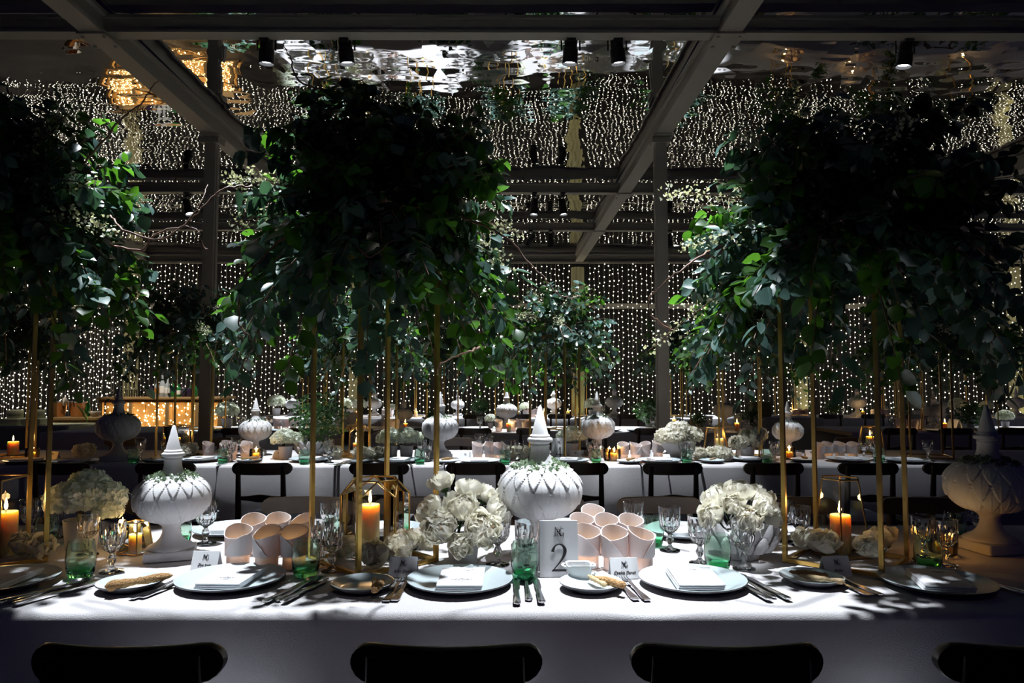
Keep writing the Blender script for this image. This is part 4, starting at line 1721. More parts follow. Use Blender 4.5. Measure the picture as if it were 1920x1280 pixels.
# urns
inst('lotus_urn', URN, 'urn', P(1013, 1046), .12, .262, 'large white lotus urn with spire behind the number 2 card')
inst('lotus_urn', URN, 'urn', P(320, 1043), .35, .228, 'white lotus urn on square plinth at left of the front table')
inst('lotus_urn', URN, 'urn', P(1858, 1030), .2, .262, 'dark shaded lotus urn at the right end of the front table')
# flowers in bowls
p = P(1388, 1043)
inst('lotus_bowl', LOTUS, 'bowl', p, .1, .90, 'white lotus petal bowl full of peonies at right of the front table')
for dx, dy, dz, t, az, k, s in ((0, -.075, .125, .95, 0, 2, 1.25), (-.085, -.03, .13, 1.0, -1.0, 0, 1.15), (.075, -.03, .13, 1.0, 1.0, 1, 1.15), (0, .0, .185, .25, 0, 3, 1.3),
                                (-.06, .02, .17, .7, -1.6, 1, 1.15), (.06, .02, .17, .7, 1.6, 0, 1.2), (-.035, -.06, .165, .75, -.4, 0, 1.05), (.045, -.06, .165, .8, .5, 3, 1.05)):
    peony(p + Vector((dx, dy, dz)) * .93, t, az, s * .95, k, 'full ivory peony', 'in the lotus bowl on the front table', 'peonies in the lotus bowl')
p = P(868, 1058)
inst('flower_pot', POT, 'vase', p, 0, .95, 'small grey pot under the peonies left of the centre urn')
for dx, dy, dz, t, az, k, s in ((.052, -.050, .105, 1.15, .3, 2, 1.5), (-.050, -.045, .112, 1.15, -.4, 2, 1.4), (.0, -.02, .150, .6, 0, 0, 1.35), (-.080, .03, .145, .95, -1.4, 1, 1.15), (.080, .03, .140, .95, 1.3, 3, 1.2), (.01, .05, .185, .35, 2.6, 1, 1.15), (-.060, .045, .215, .4, -2.0, 0, 1.0), (.0, -.065, .075, 1.5, .0, 1, .9), (.06, .06, .175, .6, 2.0, 0, 1.0)):
    peony(p + Vector((dx, dy, dz)), t, az, s, k, 'ruffled white peony', 'in the pot left of the centre urn', 'peonies in the grey pot')
p = P(152, 1030)
inst('flower_pot', POT, 'vase', p, 0, 1.05, 'dim grey pot under the shaded hydrangeas at left of the front table')
for dx, dy, dz, s in ((0, -.03, .165, 1.0), (-.06, .02, .155, .9), (.06, .02, .16, .9), (.0, .03, .20, .85), (.09, -.01, .125, .6)):
    inst('hydrangea_head', HYDRA, 'flower', p + Vector((dx, dy, dz)), random.uniform(0, 6), s, None, 'hydrangeas in the dim pot', 'shaded cream hydrangea head', 'in the pot at left of front table')
# loose peonies round the lanterns
for px, py, k, s in ((643, 1052, 1, 1.0), (690, 1062, 0, 1.1), (722, 1062, 3, 1.0), (752, 1046, 1, 1.05), (778, 1040, 0, 1.05), (760, 1058, 3, .7), (800, 1042, 1, .9),
                     (35, 1045, 0, 1.1), (72, 1050, 1, 1.0), (1520, 1040, 0, 1.05), (1548, 1046, 1, 1.1), (1638, 1052, 3, 1.1), (1662, 1036, 0, 1.1), (1502, 1036, 1, .9)):
    peony(P(px, py) + Vector((0, 0, .028)), random.uniform(.3, 1.1), random.uniform(-1.2, 1.2), s, k, 'loose cream peony lying at a gold stand', FT, 'loose peonies round the stands')
# lanterns and candles
prism_lantern(P(703, 1036), 6, .108, .108, .185, .25, .075, .232, label='faceted gold and glass lantern inside the middle gold stand')
candle(P(693, 1034), 'thick orange pillar candle burning inside the middle lantern', FT, candle_parts(.031, .150), .55, .150)
prism_lantern(P(1578, 1036), 6, .098, .060, .235, .1, label='tapered gold and glass lantern inside the right gold stand')
candle(P(1577, 1036), 'orange pillar candle burning inside the right tapered lantern', FT, candle_parts(.031, .120), .34, .120)
prism_lantern(P(-25, 1036), 4, .115, .115, .235, PI / 4 + .1, label='square gold and glass lantern cut by the left picture edge')
candle(P(8, 1040), 'thick orange pillar candle burning at the far left edge', FT, candle_parts(.034, .135), .5, .135)
candle(P(-18, 1030), 'pillar candle behind the one at the left edge', FT, candle_parts(.028, .135), .2, .135)
prism_lantern(P(254, 1036), 4, .052, .034, .098, PI / 4 - .25, rad=.0022, label='small tapered gold lantern beside the left lotus urn')
candle(P(253, 1036), 'short candle glowing in the small lantern beside left urn', FT, CANDLE_SHORT, .30, .06)
candle(P(228, 1030), 'small candle half hidden behind the shaded hydrangeas', FT, CANDLE_SHORT, .06, .06)
q = P(1768, 1040)
inst('votive_glass', VOTIVE, 'candle holder', q, 0, 1.2, 'amber votive glass glowing behind the right goblets')
candle(q + Vector((0, 0, .008)), 'small candle inside the amber votive behind right goblets', FT, candle_parts(.016, .03), .14, .03)

#%%MIDDLE
# ------------------------------------------------------------------ second table
ST = 'on the second table'
for px, py in ((50, 867), (140, 868), (375, 864), (582, 864), (748, 866), (899, 867), (1066, 866), (1236, 866), (1405, 863), (1590, 864), (1700, 866)):
    p = P(px, py)
    inst('dinner_plate', DINNER, 'plate', p, 0, 1.0, None, 'dinner plates on the second table', 'pale dinner plate', ST)
    inst('folded_napkin', NAPKIN, 'napkin', p + Vector((0, 0, .0102)), random.uniform(-.2, .2), 1.0, None, 'napkins on the second table', 'folded white napkin on a plate', ST)
for px, py in ((466, 866), (676, 868), (836, 868), (1180, 868), (1335, 867), (1505, 865), (290, 866)):
    p = P(px, py)
    inst('bread_plate', SIDE, 'plate', p, 0, 1.0, None, 'bread plates on the second table', 'small pale bread plate', ST)
    inst('breadstick', [('breadstick', BREAD[(px // 7) % 3], None)], 'bread', p + Vector((.01, 0, .02)), random.uniform(-1.2, .2), 1.0, None, 'breadsticks on the second table', 'seeded breadstick on a bread plate', ST)
for px, py in ((523, 858), (722, 859), (885, 862), (1079, 858), (1215, 859), (1390, 856), (1520, 857), (100, 860)):
    inst('place_card', place_card(), 'card', P(px, py), random.uniform(-.1, .1), 1.0, None, 'place cards on the second table', 'small white tented place card', ST)
inst('table_number', number_card('4'), 'sign', P(1048, 860), -.02, 1.0, 'grey shaded table card with number 4 on the second table')
for px, py in ((427, 864), (441, 865), (447, 858), (604, 866), (786, 863), (800, 864), (946, 866), (969, 863), (1001, 858), (1108, 862), (1120, 864), (1275, 865), (1291, 867), (1428, 862), (1438, 866), (1612, 862), (1625, 864), (1638, 862), (1740, 864), (318, 862), (332, 864), (235, 862), (900, 848), (915, 848), (672, 850), (1250, 850)):
    inst('cut_glass_goblet', GOBLET_FAR, 'glass', P(px, py), random.uniform(0, 1), 1.05, None, 'goblets on the second table', 'clear cut-glass goblet', ST)
for px, py in ((418, 868), (578, 866), (772, 868), (947, 870), (1270, 867), (1424, 866), (1648, 866), (1000, 866), (1118, 868), (250, 868)):
    inst('green_tumbler', TUMBLER, 'glass', P(px, py), 0, 1.0, None, 'green tumblers on the second table', 'pale green glass tumbler', ST)
for px, py, a in ((641, 869, -.2), (647, 869, -.2), (832, 872, -.1), (770, 872, .2), (430, 869, -.4), (1008, 872, .1), (1200, 871, .1), (1300, 869, .2), (1440, 868, .3), (1250, 872, 0.2)):
    inst('fork' if a < 0 else 'knife', FORK if a < 0 else KNIFE, 'fork' if a < 0 else 'knife', P(px, py), a, 1.0, None, 'cutlery on the second table', 'steel ' + ('fork' if a < 0 else 'knife') + ' beside a plate', ST)
for px, py, k, s in ((390, 858, 0, 1), (402, 862, 1, 1), (418, 862, 2, 1), (436, 858, 3, 1), (455, 858, 1, 1), (466, 856, 2, 1), (893, 863, 0, 1.05), (911, 864, 1, 1.05), (929, 864, 2, 1.05), (1178, 862, 3, 1.05), (1198, 863, 0, 1.05), (1219, 862, 1, 1.05), (1232, 858, 2, 1.05), (1545, 860, 0, 1), (1562, 861, 1, 1), (1580, 860, 2, 1), (1598, 860, 3, 1), (1110, 860, 2, .8)):
    inst('petal_cup', CUPS[k], 'candle holder', P(px, py), random.uniform(-.5, .5), s, None, 'petal cups on the second table', 'white porcelain petal cup', ST)
for px, py, W, lb in ((220, 862, .285, 'shaded lotus urn silhouetted against the lit bar on the second table'), (478, 853, .235, 'white lotus urn glowing above a votive on the second table'),
                      (825, 857, .262, 'bright white lotus urn behind the right rod of the middle stand'), (1120, 853, .262, 'pale lotus urn behind the number 4 card'),
                      (1478, 853, .222, 'lotus urn with a branching shadow on the second table')):
    inst('lotus_urn', URN_FAR, 'urn', P(px, py), .2, W, lb, 'lotus urns on the second table')
# flowers on the second table
for px, py, kind, s in ((535, 860, 'h', 1.0), (733, 858, 'h', 1.0), (762, 858, 'h', 1.05), (1072, 853, 'h', 1.05), (1402, 860, 'p', 1.0)):
    p = P(px, py)
    inst('flower_pot', POT, 'vase', p, 0, .95, None, 'flower pots on the second table', 'small grey flower pot', ST)
    if kind == 'h':
        for dx, dy, dz, q in ((0, -.02, .15, 1.0), (-.05, .02, .13, .8), (.055, .02, .135, .8)):
            inst('hydrangea_head', HYDRA, 'flower', p + Vector((dx, dy, dz)), random.uniform(0, 6), q * s, None, 'hydrangeas on the second table', 'pale green-white hydrangea head', 'in a pot on the second table')
    else:
        for dx, dy, dz in ((-.04, -.02, .12), (.04, -.02, .13), (0, .03, .16), (.09, .0, .17), (-.07, .03, .11)):
            inst('peony_bloom', PEONY_FAR, 'flower', p + Vector((dx, dy, dz)), random.uniform(0, 6), 1.0, None, 'blooms in the pot near the shadowed urn', 'white bloom', 'in the pot left of the shadowed urn')
p = P(1272, 860)
inst('flower_bowl', [('bowl', G().lathe([(.05, 0), (.055, .005), (.06, .03), (.10, .07), (.125, .115), (.12, .116), (.09, .07), (0, .04)], 28).mesh('bowl', 'plaster', True, 60), None)], 'bowl', p, 0, 1.0, 'round white bowl of cream flowers on the second table')
for dx, dy, dz, s in ((0, -.02, .19, 1.1), (-.09, -.02, .15, .95), (.09, -.02, .16, .95), (0, .06, .18, 1.0), (-.03, -.08, .15, .8)):
    inst('hydrangea_head', [('flower_head', head_mesh('flower_head', 220, .075, .017, 'petal', int(dx * 100) + 60), None)], 'flower', p + Vector((dx, dy, dz)), 0, s, None, 'cream heads in the round bowl', 'large cream flower head', 'in the round bowl on second table')
p = P(588, 858)
inst('lotus_bowl', LOTUS, 'bowl', p, 0, 1.0, 'white lotus bowl holding a dark leafy bush on the second table')
inst('leafy_bush', [('bush_leaves', bush_mesh('bush_leaves', 900, .20, .020, 'bush', 8), None), ('small_blossoms', bush_mesh('small_blossoms', 120, .20, .010, 'blossom', 9), None)], 'plant', p + Vector((.02, .05, .28)), 0, 1.0, 'dark leafy bush dotted with white blossom on the second table')
for px, py in ((343, 856), (358, 853), (628, 860), (690, 864), (676, 862), (706, 862), (962, 862), (978, 861), (1322, 864), (1335, 866), (1368, 864), (1378, 862), (150, 858), (165, 855)):
    inst('peony_bloom', PEONY_FAR, 'flower', P(px, py) + Vector((0, 0, .046)), random.uniform(0, 6), 1.0, None, 'loose blooms on the second table', 'loose white peony bloom lying', ST)
# candles on the second table
prism_lantern(P(668, 853), 6, .10, .10, .17, .2, .07, .215, rad=.004, label='faceted gold lantern with candle on the second table, behind the middle stand')
candle(P(668, 853), 'lit pillar candle in the second table faceted lantern', ST, CANDLE_FAR, .5, .12)
prism_lantern(P(1342, 853), 6, .10, .07, .20, .2, rad=.004, label='gold lantern with candle right of the round flower bowl')
candle(P(1349, 855), 'lit pillar candle', 'right of the round flower bowl', candle_parts(.028, .13), .5, .13)
prism_lantern(P(1634, 850), 6, .10, .07, .20, .2, rad=.004, label='gold lantern with candle between the right stand rods, second table')
candle(P(1632, 850), 'lit orange pillar candle', 'between the right gold rods, second table', candle_parts(.028, .13), .5, .13)
prism_lantern(P(330, 850), 4, .09, .09, .21, .5, rad=.004, label='square gold lantern with candle behind the left urn spire')
candle(P(331, 850), 'lit pillar candle', 'behind the left urn spire', candle_parts(.026, .12), .5, .12)
candle(P(24, 853), 'wide lit orange candle', 'at far left of the second table', candle_parts(.036, .10), .6, .10)
for px, py in ((480, 864), (1152, 864), (1143, 863), (1480, 861), (60, 862)):
    q = P(px, py)
    inst('votive_glass', VOTIVE, 'candle holder', q, 0, 1.25, None, 'votive glasses on the second table', 'amber votive glass', ST)
    candle(q + Vector((0, 0, .009)), 'small votive candle in amber glass', ST, candle_parts(.020, .045), .8, .045)

#%%FAR
# ------------------------------------------------------------------ third and farthest tables
for px, py, W, row in ((757, 803, .205, 3), (950, 802, .25, 3), (1358, 802, .255, 3), (1752, 802, .24, 3), (548, 779, .225, 4), (702, 779, .24, 4), (858, 779, .215, 4), (1038, 780, .245, 4), (1152, 780, .27, 4), (1608, 780, .27, 4), (1765, 778, .20, 4), (1906, 779, .25, 4)):
    inst('lotus_urn', URN_FAR, 'urn', P(px, py), .2, W, None, 'lotus urns on the far tables', 'small white lotus urn', 'on the third row' if row == 3 else 'on the farthest table')
GB = bush_mesh('bush_leaves', 420, .16, .028, 'bush', 12)
GB2 = bush_mesh('small_blossoms', 60, .17, .014, 'blossom', 13)
for px, py, kind, s, row in ((425, 802, 'h', 1.3, 3), (812, 803, 'g', .75, 3), (920, 802, 'h', .7, 3), (1218, 800, 'g', 1.2, 3), (1410, 802, 'g', .75, 3), (1388, 800, 'h', .7, 3), (1820, 801, 'g', 1.0, 3), (1885, 802, 'h', .9, 3), (1310, 802, 'g', .6, 3),
                             (518, 779, 'h', 1.4, 4), (655, 779, 'h', 1.2, 4), (675, 778, 'h', 1.1, 4), (735, 779, 'h', .8, 4), (900, 780, 'g', .9, 4), (985, 779, 'h', .9, 4), (1110, 780, 'h', 1.2, 4), (1230, 779, 'h', .9, 4), (1720, 780, 'h', 1.1, 4), (1690, 780, 'g', .8, 4), (1795, 779, 'h', 1.2, 4), (1560, 780, 'g', .8, 4), (1850, 779, 'h', 1.0, 4)):
    p = P(px, py)
    tail = 'on the third row' if row == 3 else 'on the farthest table'
    inst('flower_pot', POT, 'vase', p, 0, .9 * s, None, 'flower pots on the far tables', 'small pale flower pot', tail)
    if kind == 'h':
        inst('hydrangea_head', HYDRA_BIG, 'flower', p + Vector((0, 0, .15 * s)), 0, s, None, 'hydrangeas on the far tables', 'distant white hydrangea head', tail)
    else:
        inst('leafy_bush', [('bush_leaves', GB, None), ('small_blossoms', GB2, None)], 'plant', p + Vector((0, 0, .17 * s)), 0, s, None, 'leafy bushes on the far tables', 'distant dark green leafy bush', tail)
for px, py, row in ((722, 806, 3), (733, 807, 3), (742, 806, 3), (935, 808, 3), (962, 808, 3), (975, 806, 3), (986, 808, 3), (540, 806, 3), (528, 806, 3), (516, 806, 3), (1690, 806, 3), (1700, 806, 3), (1711, 806, 3), (1722, 806, 3), (640, 782, 4), (722, 782, 4), (732, 782, 4), (990, 782, 4), (1000, 782, 4), (1010, 782, 4), (1490, 782, 4), (1500, 782, 4), (1510, 782, 4), (1640, 782, 4), (1650, 782, 4), (1660, 782, 4)):
    inst('petal_cup', CUPS[px % 4], 'candle holder', P(px, py), random.uniform(0, 6), 1.1, None, 'petal cups on the far tables', 'distant porcelain petal cup', 'on the third row' if row == 3 else 'on the farthest table')
for px, py, row in ((760, 809, 3), (954, 809, 3), (1264, 801, 3), (1382, 808, 3), (1772, 808, 3), (668, 800, 3), (590, 804, 3), (670, 782, 4), (1065, 782, 4), (1020, 782, 4), (1480, 782, 4), (1618, 782, 4), (1846, 782, 4), (780, 782, 4)):
    q = P(px, py)
    tail = 'on the third row' if row == 3 else 'on the farthest table'
    candle(q, 'distant lit candle', tail, CANDLE_FAR, 1.0, .09, 'candles on the far tables')
for px, py, row in ((455, 806, 3), (448, 804, 3), (510, 806, 3), (600, 806, 3), (720, 803, 3), (1010, 806, 3), (900, 806, 3), (1235, 804, 3), (1225, 805, 3), (1330, 806, 3), (1420, 806, 3), (1400, 806, 3), (1745, 806, 3), (1760, 806, 3), (1680, 806, 3), (735, 780, 4), (975, 778, 4), (830, 780, 4), (1130, 779, 4), (1250, 780, 4), (1580, 780, 4), (1660, 780, 4)):
    inst('cut_glass_goblet', GOBLET_FAR, 'glass', P(px, py), 0, 1.15, None, 'goblets on the far tables', 'distant clear goblet', 'on the third row' if row == 3 else 'on the farthest table')
for px, py, row in ((405, 809, 3), (500, 809, 3), (690, 809, 3), (900, 809, 3), (1140, 808, 3), (1200, 809, 3), (1290, 809, 3), (1850, 808, 3), (1760, 809, 3), (600, 782, 4), (920, 782, 4), (1060, 782, 4), (1230, 782, 4)):
    inst('dinner_plate', DINNER, 'plate', P(px, py), 0, 1.0, None, 'plates on the far tables', 'distant white dinner plate', 'on the third row' if row == 3 else 'on the farthest table')
p = P(648, 806)
inst('grey_bowl', [('bowl', G().lathe([(.07, 0), (.075, .01), (.11, .08), (.155, .19), (.165, .21), (.155, .21), (.10, .09), (0, .03)], 28).mesh('bowl', 'pot', True, 60), None)], 'bowl', p, 0, .9, 'large grey footed bowl on the third row left table')
p = P(1790, 806)
inst('table_number', number_card('4')[:1] and [('card_fold', place_card()[0][1], None)], 'card', p, PI / 2, 2.3, 'white tented card seen end on, third row right table')

# ------------------------------------------------------------------ bar, service counter and buffet
p = PD(301, 760, 12.5)
x0, x1 = PD(187, 760, 12.5).x, PD(416, 760, 12.5).x
bar = thing('drinks_bar', 'oak-framed bar glowing with warm fairy lights at the back left', 'bar', ((x0 + x1) / 2, 12.5, 0))
hw, BH = (x1 - x0) / 2, 1.02
link('counter_top', G().rbox((0, .25, BH - .02), (2 * hw + .06, .62, .04), .006).mesh('counter_top', 'barwood'), bar)
link('back_panel', G().box((0, .20, BH / 2), (2 * hw, .02, BH - .05)).mesh('back_panel', 'barwood'), bar)
for u in (-1, -.5, .12, .62, 1):
    link('upright', G().box((u * (hw - .03), 0, (BH - .04) / 2), (.06, .06, BH - .04)).mesh('upright', 'barwood'), bar)
link('bottom_rail', G().box((0, 0, .05), (2 * hw, .055, .1)).mesh('bottom_rail', 'barwood'), bar)
link('top_rail', G().box((0, 0, BH - .065), (2 * hw, .055, .05)).mesh('top_rail', 'barwood'), bar)
for k in range(9):
    link('plank', G().box((-hw + (k + .5) * 2 * hw / 9, .185, BH / 2), (2 * hw / 9 - .012, .012, BH - .12)).mesh('plank', 'barwood'), bar)
V, F, nv = [], [], 0
o8 = np.array([(1, 0, 0), (0, 1, 0), (-1, 0, 0), (0, -1, 0), (0, 0, 1.1), (0, 0, -1.1)]) * .013
f8 = np.array([(0, 1, 4), (1, 2, 4), (2, 3, 4), (3, 0, 4), (1, 0, 5), (2, 1, 5), (3, 2, 5), (0, 3, 5)])
for k in range(420):
    c = np.array((random.uniform(-hw + .05, hw - .05), random.uniform(.03, .15), random.uniform(.12, BH - .1)))
    V.append(o8 + c)
    F.append(f8 + nv)
    nv += 6
link('fairy_bulbs', np_mesh('fairy_bulbs', np.concatenate(V), np.concatenate(F), 'barbulb'), bar, kind='stuff')
# glasses and bottles on the bar
HI = [('tall_glass', G().lathe([(.03, 0), (.034, .13), (.032, .13), (.028, .006), (0, .006)], 12).mesh('tall_glass', 'pane', True, 60), None)]
for k in range(16):
    inst('tall_glass', HI, 'glass', (PD(206 + 4.6 * k, 740, 12.7).x, 12.66 + .09 * (k % 2), BH), 0, 1.0, None, 'highball glasses on the bar', 'upright highball glass', 'in the row on the bar')
for lev, (n, z) in enumerate(((4, .135), (3, .27), (2, .405), (1, .54))):
    for k in range(n):
        inst('tall_glass', HI, 'glass', (PD(243, 740, 12.7).x + (k - (n - 1) / 2) * .075, 12.70, BH + z), 0, 1.0, None, 'stacked highball glasses on the bar', f'highball glass in {ORD[lev]} stacked tier', 'on the bar')


def bottle(h, r, mat, lab=None):
    b = G().lathe([(r * .9, 0), (r, .006), (r, h * .58), (r * .8, h * .68), (r * .36, h * .76), (r * .34, h * .96), (r * .42, h * .965), (r * .42, h), (0, h)], 16)
    ps = [('glass_body', b.mesh('glass_body', mat, True, 50), None)]
    if lab:
        ps.append(('paper_label', G().lathe([(r * 1.01, h * .18), (r * 1.015, h * .19), (r * 1.015, h * .48), (r * 1.01, h * .49)], 16).mesh('paper_label', lab, True), None))
    return ps


for px, h, r, mat, lab, lb in ((294, .31, .042, 'bottle_clear', 'liquor', 'clear bottle with amber label, left of the tall white pair on the bar'), (304, .38, .045, 'bottle_clear', 'card', 'tallest clear bottle with white label on the bar'), (314, .33, .045, 'bottle_clear', 'card', 'clear bottle with white label beside the tallest bottle on the bar'),
                               (325, .24, .04, 'bottle_green', None, 'squat green bottle on the bar'), (335, .23, .04, 'bottle_green', 'card', 'green bottle with white label on the bar'), (345, .22, .042, 'bottle_dark', None, 'dark violet bottle on the bar'), (355, .21, .045, 'bottle_dark', None, 'black bottle near the tent post on the bar'), (366, .22, .04, 'bottle_green', None, 'yellow-green bottle beside the tent post on the bar'), (283, .20, .05, 'bottle_dark', None, 'short dark bottle at left of the bottle row on the bar')):
    inst('bottle', bottle(h, r, mat, lab), 'bottle', (PD(px, 740, 12.7).x, 12.7, BH), 0, 1.0, lb, 'bottles on the bar')
# low counter with copper ice buckets, left of the bar
xa, xb = PD(100, 790, 10.0).x, PD(190, 790, 10.0).x
ct = thing('service_counter', 'low oak service counter left of the bar', 'counter', ((xa + xb) / 2, 10.2, 0))
link('counter_top', G().rbox((0, 0, .78), (xb - xa, .6, .04), .006).mesh('counter_top', 'barwood'), ct)
for k in range(5):
    link('plank', G().box((-(xb - xa) / 2 + (k + .5) * (xb - xa) / 5, -.27, .38), ((xb - xa) / 5 - .01, .03, .76)).mesh('plank', 'barwood'), ct)
link('carcass', G().box((0, .02, .38), (xb - xa - .02, .52, .76)).mesh('carcass', 'barwood'), ct)
BUCK = [('bucket_body', G().lathe([(.075, 0), (.08, .004), (.105, .19), (.11, .195), (.10, .195), (.075, .01), (0, .01)], 26).mesh('bucket_body', 'copper', True, 50), None),
        ('rim_ring', G().lathe([(.106, .188), (.115, .190), (.115, .200), (.106, .202)], 26, closed=True).mesh('rim_ring', 'steel', True), None)]
for px, lb in ((109, 'copper ice bucket at left on the service counter'), (145, 'copper ice bucket with a white cloth at right on the service counter')):
    inst('ice_bucket', BUCK, 'bucket', (PD(px, 780, 10.15).x, 10.15, .80), 0, 1.05, lb, 'ice buckets on the service counter')
inst('folded_cloth', [('cloth', G().tube([(-.02, -.11, .16), (-.03, -.08, .23), (-.06, 0, .24), (-.08, .06, .22), (-.09, .09, .15)], [.02, .035, .04, .035, .02], 8, .4).mesh('cloth', 'napkin', True), None)], 'cloth', (PD(132, 780, 10.15).x, 10.13, .80), 0, 1.0, 'white cloth draped over the right copper ice bucket')
inst('bottle', bottle(.24, .035, 'bottle_green', None), 'bottle', (PD(160, 780, 10.2).x, 10.25, .80), 0, 1.0, 'green wine bottle beside the copper ice bucket', 'bottles on the service counter')
inst('stoneware_bowl', [('bowl', G().lathe([(.04, 0), (.06, .03), (.085, .07), (.08, .07), (.05, .03), (0, .01)], 20).mesh('bowl', 'pot', True), None)], 'bowl', (PD(178, 780, 10.2).x, 10.2, .80), 0, 1.0, 'small cream bowl at the right end of the service counter')
# buffet with stacked linen at the far left
bx = PD(60, 800, 9.3)
bf = thing('buffet_table', 'pale sage clothed buffet table at the far left', 'table', (PD(40, 800, 9.3).x, 9.4, 0))
link('table_cover', G().rbox((0, 0, .37), (1.5, .7, .74), .02).mesh('table_cover', 'linen_green'), bf)
for px, lb in ((28, 'left round stack of plates on the sage buffet'), (68, 'right round stack of plates on the sage buffet')):
    t = thing('plate_stack_tray', lb, 'tray', (PD(px, 780, 9.3).x, 9.3, .742), 0, 'trays on the sage buffet')
    link('tray', G().rbox((0, 0, .04), (.24, .24, .08), .01).mesh('tray', 'linen_green'), t)
    link('tub', G().lathe([(.085, .081), (.09, .085), (.095, .18), (.09, .185), (0, .185)], 24).mesh('tub', 'linen_green', True, 50), t)
# buffet and box at right of the walkway
rx = PD(1470, 790, 9.6).x
bf = thing('buffet_table', 'dim clothed buffet table in the walkway at right', 'table', (rx, 9.8, 0))
link('table_cover', G().rbox((0, 0, .41), (.95, .7, .82), .02).mesh('table_cover', 'pot'), bf)
t = thing('olive_hamper', 'olive green hamper with rounded lid on the right buffet', 'hamper', (PD(1425, 770, 9.7).x + .02, 9.75, .822))
link('hamper_body', G().rbox((0, 0, .07), (.26, .2, .14), .02).mesh('hamper_body', 'olive'), t)
link('lid', G().rbox((0, 0, .17), (.28, .22, .06), .025).mesh('lid', 'olive'), t)

#%%LAMPS
# ------------------------------------------------------------------ stage spotlights on the purlins


def stage_lamp(px, py, yy, aim, power, deg, lit=True, blend=.3, tail='on the near roof purlin', z=None, col=SPOT_COL):
    p = PD(px, py, yy)
    if z is not None:
        p.z = z
    aim = Vector(aim)
    t = thing('stage_spotlight', None, 'spotlight', p, 0, 'black spotlights under the roof')
    reg(t, 'black stage spotlight hanging', tail)
    d = (aim - p).normalized()
    Q = d.to_track_quat('-Z', 'Y').to_matrix().to_4x4()
    body = G().lathe([(.030, .10), (.040, .095), (.043, .05), (.043, .0), (.050, -.005), (.052, -.10), (.048, -.10), (.046, -.03), (0, -.03)], 20)
    link('lamp_body', body.mesh('lamp_body', 'black', True, 40), t, mat=Q)
    link('lens', G().lathe([(0, -.075), (.043, -.076), (.043, -.080), (0, -.081)], 18).mesh('lens', 'lens' if lit else 'black', True), t, mat=Q)
    top = BEAM_Z - .0 - p.z
    yk = G()
    for s in (-1, 1):
        yk.tube([(s * .062, 0, -.01), (s * .062, 0, .10), (s * .04, 0, .13), (0, 0, .135)], .006, 5)
    link('yoke', yk.mesh('yoke', 'black'), t)
    link('clamp', G().box((0, 0, (.13 + top) / 2), (.035, .05, max(.02, top - .12))).box((0, 0, top - .01), (.06, .13, .02)).mesh('clamp', 'black'), t)
    link('cable', G().tube(smooth_path([(0, .03, .10), (-.10, .02, .12), (-.15, -.02, .22), (-.12, -.05, .34), (-.05, -.06, .36)], 4), .005, 5).mesh('cable', 'cable', True), t)
    if power:
        spot(p + d * .087, aim, power, deg, blend, .028, col)
    return t


for px, aim, w in ((500, (-1.75, 5.10, .75), 30), (648, (-.85, 5.10, .75), 30), (1070, (.25, 5.10, .75), 30), (1157, (1.0, 5.10, .75), 30)):
    stage_lamp(px, 92, 4.80, aim, 460, w, blend=.5)
stage_lamp(1697, 98, 4.80, (2.35, 5.0, .75), 110, 26, blend=.6)
T = 'on the second roof purlin'
for px, aim, pw in ((352, (-3.0, 8.3, .75), 900), (1002, (.1, 8.5, .75), 900), (1055, (.9, 8.5, .75), 900)):
    stage_lamp(px, 388, 8.78, aim, pw, 34, tail=T, blend=.6)
T = 'on the third roof purlin'
for px, aim, pw in ((560, (-3.0, 11.2, .75), 900), (995, (-1.4, 11.2, .75), 900), (1032, (.6, 11.2, .75), 900), (1255, (2.6, 11.2, .75), 900), (1850, (6.6, 8.6, .75), 900)):
    stage_lamp(px, 450, 11.0, aim, pw, 36, False, tail=T, blend=.6)
# lamps of the purlin above the front table (over the top of the picture)
spot((-1.25, 2.44, 3.48), (-.80, 2.28, .75), 660, 27.5, .18, .03)
spot((.66, 2.44, 3.48), (.04, 2.28, .75), 580, 27, .18, .03)
spot((.04, 2.44, 3.48), (.62, 2.28, .75), 580, 27, .18, .03)
# unseen pin spots added to brighten the fronts of the peonies
spot((.55, .70, 3.48), (.60, 2.24, .93), 330, 8.5, .5, .02)
spot((-.05, .70, 3.48), (-.15, 2.16, .90), 300, 7.5, .5, .02)
# further lamps over the second table
spot((-.6, 6.2, 3.48), (-.5, 5.4, .75), 550, 36, .5, .03)
spot((1.5, 6.2, 3.48), (1.4, 5.4, .75), 550, 32, .5, .03)
# unseen warm spots added to brighten the bar and the service counter
spot((-6.1, 9.0, 3.40), (-6.2, 10.2, .8), 150, 46, .6, .03, (1.0, .86, .62))
spot((-5.9, 11.2, 3.40), (-5.9, 12.6, 1.1), 320, 50, .6, .03, (1.0, .90, .72))
# unseen fill spot added behind the camera to lift the foliage fronts
spot((.3, -1.2, 3.45), (0, 2.0, 1.75), 17, 50, 1.0, .06, (1.0, .86, .84))

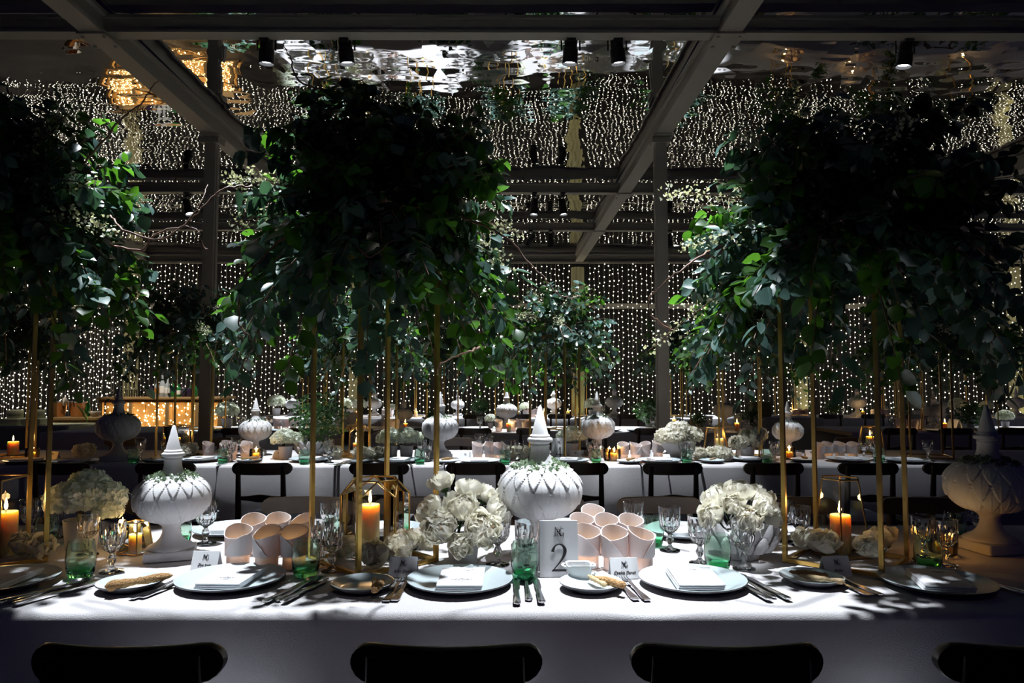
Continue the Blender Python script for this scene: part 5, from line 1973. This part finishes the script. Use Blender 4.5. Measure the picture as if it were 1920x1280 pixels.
# ------------------------------------------------------------------ nudge small things apart so that none stand in one another
FOOT = dict(cut_glass_goblet=.036, green_tumbler=.039, petal_cup=.0405, peony_bloom=.047, place_card=.043, flower_pot=.058, votive_glass=.047)
FIXED = dict(dinner_plate=.145, bread_plate=.085, lotus_bowl=.128, flower_bowl=.10, table_number=.055, grey_bowl=.15, butter_dish=.045)


def settle():
    items = []
    lanterns = []
    for o in COL.objects:
        if o.parent is not None:
            continue
        st = o.name.split('.')[0]
        sc = o.scale[0]
        if st in FOOT and abs(o.location.z - TZ) < .06:
            front_cup = st == 'petal_cup' and o.location.y < 3
            items.append([o, o.location.x, o.location.y, FOOT[st] * sc, not front_cup and st not in ('flower_pot', 'votive_glass')])
        elif st in FIXED:
            items.append([o, o.location.x, o.location.y, FIXED[st] * sc, False])
        elif st == 'lotus_urn':
            items.append([o, o.location.x, o.location.y, .42 * sc, False])
        elif st == 'glass_lantern':
            items.append([o, o.location.x, o.location.y, .10 if o.location.x > -1.2 else .06, False])
        elif st == 'foliage_centrepiece':
            for c in o.children:
                if c.name.startswith('rod'):
                    items.append([o, o.location.x + c.location.x, o.location.y + c.location.y, .013, False])
    for it in range(60):
        moved = 0
        for i, a in enumerate(items):
            if not a[4]:
                continue
            for j, b in enumerate(items):
                if i == j or abs(a[1] - b[1]) > .3 or abs(a[2] - b[2]) > .3:
                    continue
                dx, dy = a[1] - b[1], a[2] - b[2]
                d = math.hypot(dx, dy) or 1e-4
                need = a[3] + b[3]
                if d < need - 1e-4:
                    k = (need - d + .0005) * (.5 if b[4] else 1.0)
                    if d < 1e-3:
                        dx, dy, d = 1e-3, 0, 1e-3
                    a[1] += dx / d * k
                    a[2] += dy / d * k
                    moved += 1
        for a in items:
            if a[4]:
                for y0, y1 in ROWS.values():
                    if y0 - .2 < a[2] < y1 + .2:
                        a[2] = min(max(a[2], y0 + .05), y1 - .05)
        if not moved:
            break
    for a in items:
        if a[4]:
            a[0].location.x, a[0].location.y = a[1], a[2]


settle()
finish_labels()
